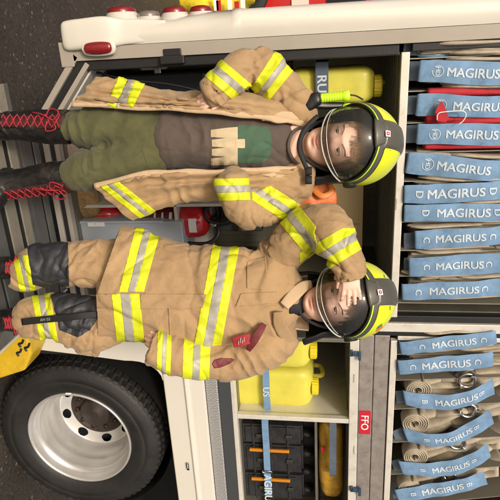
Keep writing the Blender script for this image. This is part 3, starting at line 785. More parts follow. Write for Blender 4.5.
# ------------------------------------------------------------------ between the children: extinguisher, cases, orange bag
Y = .12
zt0 = TY(150,228,Y).z; x0_, x1_ = X0(190,207,Y), X0(190,243,Y); cx = (x0_+x1_)/2; r = (x1_-x0_)/2; ztop = Z0(206,226,Y)
th = thing('fire_extinguisher','shiny red fire extinguisher standing in the locker between the two children','fire extinguisher',(cx,Y+r,1.196))
g = G(); Mi = Matrix.Identity(3); hh = ztop-1.196
g.lathe([(.0005,0),(r*.92,0),(r,.012),(r,hh-.085),(r*.97,hh-.055),(r*.85,hh-.028),(r*.6,hh-.008),(r*.28,hh),(.022,hh+.005),(.022,hh+.03)],(cx,Y+r,1.196),Mi,0,56)
g.build('cylinder', red, th)
g = G(); q = V((cx,Y+r,ztop))
g.box(q+V((-.02,-.03,.012)),q+V((.02,.03,.040))); g.loft([(q+V((-.012,-.02,.045)),.012,.010),(q+V((-.05,-.04,.055)),.012,.006),(q+V((-.105,-.06,.052)),.010,.005)],0,12,5,side=V((0,0,1))); g.loft([(q+V((-.01,-.02,.06)),.012,.008),(q+V((-.05,-.04,.080)),.012,.006),(q+V((-.10,-.06,.088)),.010,.005)],0,12,5,side=V((0,0,1)))
g.tube([q+V((.02,0,.03)),q+V((.07,-.03,.045)),q+V((.115,-.05,-.01)),q+V((.11,-.06,-.14)),q+V((.09,-.07,-.30))],.012)
g.build('handle', blackp, th, bevel=.003)
g = G(); g.lathe([(.018,-.006),(.018,.006),(.014,.008),(.0005,.008)],q+V((.01,-.045,.028)),MY,0,24); g.build('gauge', chrome, th)
g = G(); zz = ztop-.10
for a0,a1,z0_,z1_,mi in ((-.9,.9,-.30,-.13,1),(-.35,.45,-.06,-.02,0),(-.7,.7,-.16,-.145,0),(-.7,.7,-.20,-.19,0),(-.7,.4,-.24,-.23,0)):
    rows=[]; rr_ = r*1.006 if mi else r*1.012
    for z in (z0_,z1_): rows.append([V((cx+rr_*math.sin(a0+(a1-a0)*k/12),Y+r-rr_*math.cos(a0+(a1-a0)*k/12),ztop-.03+z)) for k in range(13)])
    g.grid(rows,mi)
g.build('label_band', [whitelab, mat('dark_red_print',(.10,.01,.012),.4)], th, fixn=False)
# silver case with blue end and red flask on top of it
Y = .08
th = thing('tool_case','silver grey tool case with a blue end, in front of the red fire extinguisher','case',(X0(110,230,Y),Y+.1,.99))
x0_, x1_ = X0(110,222,Y), X0(110,262,Y); z0_, z1_ = Z0(78,225,Y), Z0(182,225,Y)
g = G(); g.box((x0_,Y,z0_),(x1_,Y+.22,z1_)); g.box((x0_-.006,Y-.006,z0_-.0),(x0_+.010,Y+.22,z1_-.10))
g.build('case_shell', mat('pale_case_grey',(.42,.46,.50),.4,.2,var=.08), th, bevel=.006)
g = G(); g.box((x0_,Y+.002,Z0(67,225,Y)),(x1_,Y+.2,z0_-.001)); g.build('blue_end', mat('blue_plastic',(.03,.11,.32),.35), th, bevel=.004)
g = G(); q=TY(97,223,Y-.01); g.box(q+V((-.004,-.002,-.05)),q+V((.018,0,.04)),0); scrawl(g,q+V((.007,-.0032,-.01)),2,.006,1); g.build('case_label',[whitelab,blackp],th)
for i,(px,py) in enumerate(((104,214),(170,218))):
    q = TY(px,py,.2); g = G(); g.lathe([(.0005,-.10),(.05,-.10),(.055,-.09),(.055,.03),(.045,.06),(.02,.075),(.018,.09),(.0005,.09)],q,Mi,0,32)
    tag(g.build('flask', red, None, loc=q),('small red flask peeking out above the blue case end','red bottle left of the fire extinguisher, half hidden by the coat')[i],'bottle')
# stacked cloth and mesh bag near the knees
q = TY(80,151,.10); g = G()
g.loft([(q+V((-.11,.05,-.0)),.03,.05),(q+V((-.05,.03,.0)),.05,.09),(q+V((.03,.03,.004)),.055,.1),(q+V((.10,.05,0)),.04,.08)],0,28,8,side=V((0,0,1)),exp=3)
cam1 = mat('mottled_pink_cloth',(.42,.34,.30),.9,var=.1,vs=40,bump2=.8,bs2=22,dirt=(.18,.05,.04),ds=34)
tag(g.build('folded_cloth', cam1, None, loc=q, fixn=False),'mottled pale and red folded cloth between the knees of the child with green trousers','cloth')
q = TY(78,201,.12); g = G()
g.loft([(q+V((-.10,.05,-.0)),.03,.05),(q+V((-.05,.03,.0)),.048,.09),(q+V((.03,.03,.004)),.05,.1),(q+V((.08,.05,0)),.04,.08)],0,28,8,side=V((0,0,1)),exp=3)
tag(g.build('rope_bundle', mat('tan_rope',(.34,.22,.10),.9,var=.4,vs=30,bump2=1,bs2=40,dirt=(.10,.06,.03),ds=25), None, loc=q, fixn=False),'tan rope bundle lying on the sill right of the green trouser leg','rope')
# orange bag
th = thing('orange_bag','bright orange bag hanging between the two helmets','bag',TY(285,198,-.05))
g = G(); D_ = 2.12
kk = lambda x,y,o=0: K(x,y,D_+o)
g.loft([(kk(280,192),.03,.03),(kk(288,195),.066,.05),(kk(303,197),.075,.06),(kk(318,196),.068,.05),(kk(328,197),.05,.035),(kk(334,196),.03,.02)],0,40,8,exp=2.6)
def crumple(g, amp, sc, seed=0, o0=0):
    for i in range(o0,len(g.v)):
        p = V(g.v[i]); q = p*sc+V((seed,seed*2,0))
        g.v[i] = tuple(p+V((noise.noise(q),noise.noise(q+V((9,0,0))),noise.noise(q+V((0,9,0)))))*amp)
crumple(g,.018,16,3); g.build('bag_body', orange, th, fixn=False)
g = G(); g.loft([(kk(312,188,-.06),.010,.004),(kk(322,196,-.07),.012,.004),(kk(331,192,-.06),.010,.004),(kk(330,184,-.05),.01,.004)],0,12,6); g.build('bag_flap', mat('light_orange_tape',(.70,.22,.05),.5), th, fixn=False)
g = G(); g.loft([(kk(284,184,-.075),.012,.003),(kk(288,196,-.085),.012,.003),(kk(292,212,-.06),.012,.003)],0,12,4); g.build('bag_strap', strapd, th, fixn=False)
# black boxes / kit behind, left locker
def kit(px0,px1,py0,py1,Y,label,cat,name,m_,dep=.25):
    a = TY((px0+px1)/2,py0,Y); b_ = TY((px0+px1)/2,py1,Y); z0_ = TY(px0,(py0+py1)/2,Y).z; z1_ = TY(px1,(py0+py1)/2,Y).z
    th = thing(name,label,cat,((a.x+b_.x)/2,Y+dep/2,z0_))
    g = G(); g.box((a.x,Y,z0_),(b_.x,Y+dep,z1_)); g.build('shell', m_, th, bevel=.012)
    g = G(); g.box((a.x+.01,Y-.012,z0_+(z1_-z0_)*.7),(b_.x-.01,Y-.0005,z0_+(z1_-z0_)*.76)); g.box(((a.x+b_.x)/2-.03,Y-.022,z1_-.05),((a.x+b_.x)/2+.03,Y-.0125,z1_-.02)); g.build('clasp', dsteel, th, bevel=.003)
kit(139,166,63,70,.05,'small pale bracket box in the dark left locker near the hinge','box','bracket_box',mat('pale_bracket',(.40,.38,.33),.4,.4),.05)
kit(100,250,72,110,.32,'dark blue black crate deep in the left locker behind the first child\'s arm','crate','storage_crate',mat('blue_black_plastic',(.025,.032,.04),.3,var=.2,bump2=.1,bs2=5),.4)
kit(215,262,200,232,.25,'dark canister with brass collar above the red extinguisher','canister','dark_flask',mat('dark_olive_plastic',(.035,.033,.028),.35,var=.2),.2)
q = TY(243,226,.22); g = G(); g.lathe([(.0005,-.02),(.032,-.02),(.034,0),(.03,.014),(.018,.02),(.016,.04),(.0005,.04)],q,Mi,0,32); tag(g.build('nozzle', mat('worn_brass',(.22,.15,.09),.35,.8), None, loc=q),'brass nozzle above the red extinguisher\'s handle','nozzle')
g = G(); q = TY(168,80,.12); g.tube([TY(95,72,.10),TY(130,80,.11),TY(168,84,.12),TY(200,92,.12),TY(205,104,.14)],.006); g.tube([TY(88,93,.1),TY(92,84,.1),TY(120,79,.11)],.004)
tag(g.build('dark_cable', blackr, None, loc=q),'thin dark cable sagging inside the left locker','cable')
q = TY(218,214,.16); g = G()
for k in range(4):
    r_ = .055+.007*k; g.tube([q+V((r_*math.cos(a_)*.9,.012*k,r_*math.sin(a_)*1.25)) for a_ in np.linspace(0,2*math.pi,17)],.0085,seg=8,sub=3,side=V((0,1,0)))
tag(g.build('hose_coil', blackr, None, loc=q, fixn=False),'black rubber hose coil hanging beside the head of the red extinguisher','hose')
# ------------------------------------------------------------------ behind the truck
Y = 5.6
th = thing('gear_pile','yellow and red reflective gear heaped on the floor behind the truck','gear',TY(206,4,Y))
yr = mat('yellow_gear_cloth',(.70,.52,.02),.8,var=.2,vs=9,bump2=.6,bs2=8)
g = G(); 
b0 = TY(228,3,Y)
g.loft([(V((b0.x-.5,Y,.0)),.5,.4),(V((b0.x-.1,Y,.25)),.42,.4),(V((b0.x-.2,Y,.6)),.36,.32),(V((b0.x-.18,Y,.95)),.22,.2)],0,36,8,exp=2.6)
crumple(g,.10,4,5); g.build('gear_cloth', yr, th, fixn=False)
for i,(px,py) in enumerate(((216,3),(219,8),(230,4),(237,9),(243,5))):
    q = TY(px,py,Y-.50); g = G(); g.box(q+V((-.09,-.01,-.03)),q+V((.09,.0,.03))); g.build('red_stripe', red if i%2 else whitelab, th)
th = thing('red_vehicle','red vehicle side seen as a thin strip behind the cream truck','vehicle',(-1.6,7.6,0))
g = G(); g.box((-3.2,7.0,.65),(-.05,9,3.2)); g.build('body', red, th, bevel=.05)
g = G(); g.box((-3.2,6.97,1.35),(-.05,6.998,1.62),0); g.box((-2.5,6.97,1.9),(-.05,6.998,2.5),1); g.build('side_stripe',[mat('stripe_cream',(.7,.6,.5),.5),mat('dark_window',(.02,.02,.025),.1)],th)
for x in (-2.6,-.8):
    g = G(); g.lathe([(.001,.0),(.25,.0),(.27,.03),(.46,.03),(.5,0),(.5,-.25)],(x,7.0,.5),MY,0,48); g.build('wheel', tyre, th)
# ------------------------------------------------------------------ children
ZV = V((0,0,1)); E = math.exp
def proj(p):
    q = V(p)-CAM; z = q.dot(FW); return 250+F_PX*q.dot(UP)/z, 250+F_PX*q.dot(RT)/z
def fuse(g, voxel, smooth=2, sfac=.5):
    me = g.mesh('tmp'); o = bpy.data.objects.new('tmp', me); COL.objects.link(o)
    r = o.modifiers.new('r','REMESH'); r.mode = 'VOXEL'; r.voxel_size = voxel
    if smooth:
        s_ = o.modifiers.new('s','SMOOTH'); s_.iterations = smooth; s_.factor = sfac
    dg = bpy.context.evaluated_depsgraph_get(); out = bpy.data.meshes.new_from_object(o.evaluated_get(dg))
    bpy.data.objects.remove(o); bpy.data.meshes.remove(me)
    out.polygons.foreach_set('use_smooth',[True]*len(out.polygons)); out.update()
    return out
def arrs(me):
    n_ = len(me.vertices); co = np.empty(n_*3,'f'); me.vertices.foreach_get('co',co)
    no = np.empty(n_*3,'f'); me.vertex_normals.foreach_get('vector',no)
    return co.reshape(-1,3).astype('d'), no.reshape(-1,3).astype('d')
def wrinkle(me, amp1=.007, sc1=6, amp2=.0028, sc2=17, folds=(), seed=0, amp3=.0011):
    co, no = arrs(me)
    N = noise.noise
    out = co.copy()
    fs = []
    for (c_, ax, lam, am, R0) in folds:
        am *= 1.5
        fs.append((np.array(c_), np.array(ax), lam, am, R0))
    for i in range(len(co)):
        p = V(co[i]); q = p+V((seed*3.1,seed*1.7,0))
        d_ = 0
        # big soft volumes, then long sharp creases that wander
        wq = q+V((N(q*4.1),N(q*4.1+V((7,1,3))),N(q*4.1+V((2,8,5)))))*.10
        if amp1:
            d_ += amp1*.8*N(q*sc1*.6+V((5,5,5)))
            m1 = ss(-.12,.22,N(q*4.3+V((8,1,1)))); m2 = ss(-.15,.2,N(q*3.7+V((1,9,3))))
            r_ = abs(N(V((wq.x*sc1*1.5,wq.y*sc1*1.5,wq.z*sc1*.9))+V((1,4,2)))); d_ -= m1*amp1*1.1*E(-(r_/.085)**1.3)
            r_ = abs(N(V((wq.x*sc1*1.3+wq.z*sc1*1.3,wq.y*sc1,wq.z*sc1*1.9-wq.x*sc1))+V((6,2,8)))); d_ -= m2*amp1*.6*E(-(r_/.07)**1.3)
            n3 = N(V((wq.x*sc1*1.1-wq.z*sc1*.8,wq.y*sc1,wq.z*sc1*1.0+wq.x*sc1*.9))+V((3,3,9))); d_ += amp1*.55*math.tanh(n3/.05)
            d_ += amp1*.35
        if amp2: d_ += amp2*(.5-2*abs(N(q*sc2+V((3,1,7)))))
        d_ += amp3*(.4-2.4*abs(N(V((q.x*34,q.y*34,q.z*24)))))
        d_ += amp2*.9*(.5-2.2*abs(N(V((q.x*11+q.z*7,q.y*11,q.z*13-q.x*5))+V((7,7,2)))))
        w0 = N(q*5)*2.2+N(q*13)*.5; wm = min(1.5,max(0,.55+1.5*N(q*8+V((2,9,4)))))
        for c_,ax,lam,am,R0 in fs:
            v = co[i]-c_; r2 = v.dot(v)/(R0*R0)
            if r2 < 6:
                s_ = v.dot(ax)/lam*.8+w0*.62
                d_ += wm*am*math.exp(-r2)*(1-2*abs(math.sin(math.pi*s_))**.8)
        out[i] = co[i]+no[i]*d_
    me.vertices.foreach_set('co', out.astype('f').ravel()); me.update()
    return me
def fold(px,py,d,dx,dy,lam,am,R0):     # crease train: direction (dx,dy) in the photograph, across the creases
    c_ = K(px,py,d); a_ = (UP*dx+RT*dy).normalized(); return (tuple(c_),tuple(a_),lam,am,R0)
def cut(bm, pA, pB, keep):             # cut by the plane through the eye point and the photo line; keep side of photo point
    n_ = ray(*pA).cross(ray(*pB)).normalized()
    if n_.dot(ray(*keep)) < 0: n_ = -n_
    geom = bm.verts[:]+bm.edges[:]+bm.faces[:]
    bmesh.ops.bisect_plane(bm, geom=geom, dist=1e-6, plane_co=CAM, plane_no=n_, clear_inner=True)
def merge(meshes):
    bm = bmesh.new()
    for m_ in meshes: bm.from_mesh(m_)
    me = bpy.data.meshes.new('m'); bm.to_mesh(me); bm.free()
    me.polygons.foreach_set('use_smooth',[True]*len(me.polygons)); return me
def put(me, name, mats, parent, solid=0):
    L = origin(parent)
    me.transform(Matrix.Translation(-L)); me.name = name
    return link(name, me, mats, parent, solid=solid)
def _finish(bm, off, me_name='b'):
    bm.normal_update()
    ns = {v: v.normal.copy() for v in bm.verts}
    for v in bm.verts: v.co = v.co+ns[v]*off
    me = bpy.data.meshes.new(me_name); bm.to_mesh(me); bm.free()
    me.polygons.foreach_set('use_smooth',[True]*len(me.polygons)); return me
def limit(bm, box=None, front=False, drange=None):
    bm.normal_update(); kill = []
    for f in bm.faces:
        c_ = f.calc_center_median(); x,y = proj(c_)
        if box and not (box[0]<=x<=box[1] and box[2]<=y<=box[3]): kill.append(f); continue
        if front and f.normal.dot((c_-CAM).normalized()) > -.02: kill.append(f); continue
        if drange:
            dd = (c_-CAM).dot(FH)
            if not drange[0]<=dd<=drange[1]: kill.append(f)
    bmesh.ops.delete(bm, geom=kill, context='FACES')
def band(me, lines, box=None, off=.0016, idx=(0,1,0), drange=None, clip=()):
    """three strips between four photo lines, laid on the cloth"""
    outs = []
    ctr = [((l_[0][0]+l_[1][0])/2,(l_[0][1]+l_[1][1])/2) for l_ in lines]
    for k in range(len(lines)-1):
        bm = bmesh.new(); bm.from_mesh(me)
        if box or drange: limit(bm, box, False, drange)
        kp = ((ctr[k][0]+ctr[k+1][0])/2,(ctr[k][1]+ctr[k+1][1])/2)
        cut(bm, *lines[k], kp); cut(bm, *lines[k+1], kp)
        for c_ in clip: cut(bm, *c_)
        for f in bm.faces: f.material_index = idx[k]
        outs.append(_finish(bm, off+(.0004 if idx[k] else 0)))
    return merge(outs)
def patch(me, poly, off=.0022, mi=0, drange=None):
    cx = (sum(p[0] for p in poly)/len(poly), sum(p[1] for p in poly)/len(poly))
    bm = bmesh.new(); bm.from_mesh(me)
    xs = [p[0] for p in poly]; ys = [p[1] for p in poly]
    limit(bm, (min(xs)-6,max(xs)+6,min(ys)-6,max(ys)+6), True, drange)
    for i in range(len(poly)): cut(bm, poly[i], poly[(i+1)%len(poly)], cx)
    for f in bm.faces: f.material_index = mi
    return _finish(bm, off)
def patches(me, polys, off=.0022, drange=None):
    return merge([patch(me,p,off,m_,drange) for p,m_ in polys])

# cloth materials with a real weave
def cloth(name, col, var, dirt=None, rough=.88, weave=900, sheen=.15):
    m_ = mat(name, col, rough, var=var, vs=5, bump2=.55, bs2=34, dirt=dirt, ds=8, sheen=sheen)
    n = m_.node_tree.nodes; l = m_.node_tree.links; b = n['Principled BSDF']
    tc = n.new('ShaderNodeTexCoord'); w1 = n.new('ShaderNodeTexWave'); w1.bands_direction = 'X'; w1.inputs['Scale'].default_value = weave/6.28
    w2 = n.new('ShaderNodeTexWave'); w2.bands_direction = 'Z'; w2.inputs['Scale'].default_value = weave/6.28
    for w_ in (w1,w2): l.new(tc.outputs['Object'], w_.inputs['Vector']); w_.inputs['Distortion'].default_value = 1.5
    ad = n.new('ShaderNodeMath'); l.new(w1.outputs['Fac'],ad.inputs[0]); l.new(w2.outputs['Fac'],ad.inputs[1])
    bp = n.new('ShaderNodeBump'); bp.inputs['Strength'].default_value = .25; bp.inputs['Distance'].default_value = .0006
    l.new(ad.outputs[0],bp.inputs['Height'])
    old = b.inputs['Normal'].links[0].from_socket if b.inputs['Normal'].links else None
    if old: l.new(old,bp.inputs['Normal'])
    l.new(bp.outputs['Normal'],b.inputs['Normal']); return m_
tan = cloth('tan_turnout_cloth', (.385,.252,.128), .10, dirt=(.27,.16,.08))
tan2 = cloth('light_tan_lining', (.54,.39,.24), .07)
yel = mat('hi_vis_yellow', (.62,.68,.016), .6, var=.05, vs=30, bump=.3, bs=500)
sil = mat('silver_reflective', (.42,.40,.35), .6, .25, var=.08, vs=30, bump=.3, bs=400)
olive = cloth('olive_trouser_cloth', (.088,.088,.034), .14, dirt=(.055,.055,.022))
shirtm = cloth('brown_grey_jersey', (.095,.072,.058), .06)
greenp = mat('green_print', (.06,.12,.072), .85, var=.08, vs=20)
creamp = mat('cream_print', (.58,.47,.30), .85, var=.08, vs=30)
knee = mat('black_knee_pad', (.030,.032,.038), .55, var=.25, vs=18, bump=.4, bs=220, bump2=.5, bs2=16)
leather = mat('scuffed_black_leather', (.012,.011,.011), .38, var=.3, vs=16, bump=.4, bs=130, bump2=.3, bs2=20, dirt=(.07,.055,.045), ds=12)
lace = mat('red_bootlace', (.30,.014,.022), .7, bump=.4, bs=400)
skin_c = (.84,.53,.41)
blackc = mat('black_webbing', (.008,.008,.009), .7, var=.2, vs=30, bump=.4, bs=300)
badgered = mat('faded_red_badge', (.34,.022,.03), .7, var=.25, vs=60, bump=.4, bs=150)
badge = mat('oxblood_badge', (.14,.018,.022), .6, var=.4, vs=60, bump=.4, bs=150)
skin = bpy.data.materials.new('skin'); skin.use_nodes = True
n=skin.node_tree.nodes; l=skin.node_tree.links; b=n['Principled BSDF']
at=n.new('ShaderNodeAttribute'); at.attribute_name='tint'; tc=n.new('ShaderNodeTexCoord'); nz=n.new('ShaderNodeTexNoise'); nz.inputs['Scale'].default_value=30; nz.inputs['Detail'].default_value=5
l.new(tc.outputs['Object'],nz.inputs['Vector']); mr=n.new('ShaderNodeMapRange'); mr.inputs['To Min'].default_value=.88; mr.inputs['To Max'].default_value=1.12; l.new(nz.outputs['Fac'],mr.inputs['Value'])
vm=n.new('ShaderNodeVectorMath'); vm.operation='SCALE'; l.new(at.outputs['Color'],vm.inputs[0]); l.new(mr.outputs['Result'],vm.inputs['Scale']); l.new(vm.outputs['Vector'],b.inputs['Base Color'])
b.inputs['Roughness'].default_value=.48; b.inputs['Subsurface Weight'].default_value=.18; b.inputs['Subsurface Scale'].default_value=.008; b.inputs['Subsurface Radius'].default_value=(1,.35,.2)
nz2=n.new('ShaderNodeTexNoise'); nz2.inputs['Scale'].default_value=500; l.new(tc.outputs['Object'],nz2.inputs['Vector']); bp=n.new('ShaderNodeBump'); bp.inputs['Strength'].default_value=.12; bp.inputs['Distance'].default_value=.0008; l.new(nz2.outputs['Fac'],bp.inputs['Height']); l.new(bp.outputs['Normal'],b.inputs['Normal'])
visorm = bpy.data.materials.new('clear_visor'); visorm.use_nodes = True
n=visorm.node_tree.nodes; l=visorm.node_tree.links; n.remove(n['Principled BSDF'])
tr=n.new('ShaderNodeBsdfTransparent'); tr.inputs[0].default_value=(.985,.99,.985,1); gl=n.new('ShaderNodeBsdfGlossy'); gl.inputs['Roughness'].default_value=.035
fr=n.new('ShaderNodeFresnel'); fr.inputs['IOR'].default_value=1.55; df=n.new('ShaderNodeBsdfDiffuse'); df.inputs[0].default_value=(.8,.82,.8,1); mz_=n.new('ShaderNodeMixShader'); mz_.inputs[0].default_value=.03; l.new(tr.outputs[0],mz_.inputs[1]); l.new(df.outputs[0],mz_.inputs[2]); mx=n.new('ShaderNodeMixShader'); l.new(fr.outputs[0],mx.inputs[0]); l.new(mz_.outputs[0],mx.inputs[1]); l.new(gl.outputs[0],mx.inputs[2]); l.new(mx.outputs[0],n['Material Output'].inputs['Surface'])
hel_y = mat('helmet_hi_vis_yellow', (.74,.80,.02), .35, var=.04, vs=10, coat=.3)
hel_g = mat('helmet_grey', (.105,.100,.082), .42, .2, var=.12, vs=12, coat=.2)
hel_k = mat('helmet_black', (.02,.022,.015), .35)
neon = mat('neon_green', (.55,.90,.03), .35)
eyew = mat('eye_white', (.70,.68,.64), .12); iris = mat('iris_brown', (.17,.105,.065), .1); pup = mat('pupil', (.004,.004,.004), .08)
rimt = mat('visor_edge', (.62,.66,.62), .2, spec=.8)

def frame(tilt, yaw, pitch):
    M0 = Matrix((( RT.x,-FH.x,0),(RT.y,-FH.y,0),(0,0,1)))
    return M0 @ Matrix.Rotation(R_(yaw),3,'Z') @ Matrix.Rotation(R_(pitch),3,'X') @ Matrix.Rotation(R_(tilt),3,'Y')
def ss(a,b_,x):
    t = min(1,max(0,(x-a)/(b_-a))); return t*t*(3-2*t)
E = math.exp
def head_pt(ux,uy,uz,sm):
    rx = .071; rz = .112 if uz>0 else .110; ry = .086 if uy>0 else .098
    sg = lambda v,e: math.copysign(abs(v)**e, v)
    x = rx*sg(ux,.92)*(1-.16*max(0,-uz)**1.5+.05*E(-((uz-.35)/.4)**2)); y = ry*sg(uy,.88); z = rz*uz
    y += .034*ss(.25,1,-uz)*(1 if uy>-.2 else .6)
    x *= 1+.20*ss(.25,.95,-uz)
    if uy > 0:
        k = ss(0,.35,uy); ax = abs(x); d_ = 0
        d_ += .0165*E(-(x/(.0080+.004*ss(0,-.035,z)))**2)*ss(.008,-.034,z)*ss(-.049,-.039,z)
        d_ += .008*E(-((ax-.0115)/.006)**2-((z+.037)/.007)**2)
        d_ -= .0075*E(-((ax-.030)/.013)**2-((z-.002)/.010)**2)
        d_ += .004*E(-((z-.020)/.008)**2)*E(-(x/.048)**4)
        d_ += .0085*E(-((ax-.038)/.019)**2-((z+.036)/.020)**2)
        mz = z-sm*12*x*x
        d_ += .0065*E(-(x/.024)**2-((mz+.0625)/.0042)**2)+.0075*E(-(x/.020)**2-((mz+.0735)/.0048)**2)
        d_ -= .006*E(-(x/.023)**4-((mz+.068)/.0019)**2)
        d_ -= .003*E(-((ax-.026)/.004)**2-((mz+.068)/.006)**2)
        d_ -= .004*E(-(x/.016)**2-((z+.084)/.005)**2); d_ += .005*E(-(x/.018)**2-((z+.098)/.010)**2)
        y += d_*k
    return x,y,z
def add_head(g, M, c, sm, s):
    nu, nv = 150, 130; o = len(g.v)
    for j in range(nv+1):
        ph = math.pi*j/nv
        for i in range(nu):
            th = 2*math.pi*i/nu
            x,y,z = head_pt(math.sin(ph)*math.cos(th), math.sin(ph)*math.sin(th), math.cos(ph), sm)
            g.v.append(tuple(c+M@V((x,y,z))*s))
    for j in range(nv):
        for i in range(nu):
            a=o+j*nu+i; b_=o+j*nu+(i+1)%nu; g.f.append((a,a+nu,b_+nu,b_)); g.m.append(0); g.sm.append(True)
def surf_y(x0,z0,sm):
    best=None; bd=9
    for i in range(-30,31):
        for j in range(-30,31):
            u=V((x0/.071*1.0+i*.004, .8, z0/.11+j*.004)); 
            t = 1-u.x**2-u.z**2
            if t<=0: continue
            x,y,z = head_pt(u.x,math.sqrt(t),u.z,sm); dd=(x-x0)**2+(z-z0)**2
            if dd<bd: bd=dd; best=y
    return best
def hand(g, W, fdir, side, nrm, Lh, curls, spread=.10, thumb=True, tc_=(.5,.3)):
    fdir=fdir.normalized(); side=(side-fdir*side.dot(fdir)).normalized(); nrm=(nrm-fdir*nrm.dot(fdir)-side*nrm.dot(side)).normalized()
    pw=Lh*.215; pl=Lh*.47; pd=Lh*.075
    g.loft([(W-fdir*.03,pw*.62,pd*1.1),(W,pw*.66,pd*1.1),(W+fdir*pl*.3,pw*.86,pd*1.15),(W+fdir*pl*.7,pw*1.0,pd),(W+fdir*pl*.98,pw*.94,pd*.8),(W+fdir*(pl+.006),pw*.7,pd*.5)],0,20,5,side=nrm,exp=2.6)
    for k,(off,ln) in enumerate(((.74,.40),(.26,.46),(-.24,.43),(-.70,.34))):     # index nearest the thumb side
        base=W+fdir*pl*.88+side*pw*off; ang=(off)*spread; d_=(fdir*math.cos(ang)+side*math.sin(ang)).normalized()
        L=Lh*ln*1.08; pts=[(base-d_*.012,Lh*.060,Lh*.058)]; p_=base; cu=0
        pts.append((base,Lh*.062,Lh*.058))
        for j,fr_ in enumerate((.46,.30,.24)):
            cu+=curls[k]*(.8 if j==0 else 1); dd=(d_*math.cos(cu)+nrm*math.sin(cu)); p2=p_+dd*L*fr_
            r=Lh*(.057,.052,.044)[j]
            pts.append((p_.lerp(p2,.5),r*.94,r*.94)); pts.append((p2,r,r)); p_=p2
        pts.append((p_+dd*Lh*.02,Lh*.02,Lh*.02))
        g.loft(pts,0,14,4,side=nrm)
    if thumb:
        b0=W+fdir*pl*.18+side*pw*.65; d_=(fdir*.72+side*.62+nrm*tc_[1]).normalized(); p1=b0+d_*Lh*.17; d2=(fdir*.95+side*.2+nrm*tc_[0]).normalized(); p2=p1+d2*Lh*.16; p3=p2+d2*Lh*.13
        g.loft([(b0-d_*.01,Lh*.07,Lh*.065),(b0,Lh*.072,Lh*.07),(p1,Lh*.062,Lh*.058),(p2,Lh*.056,Lh*.052),(p3,Lh*.042,Lh*.038),(p3+d2*Lh*.02,Lh*.02,Lh*.02)],0,14,4,side=nrm)
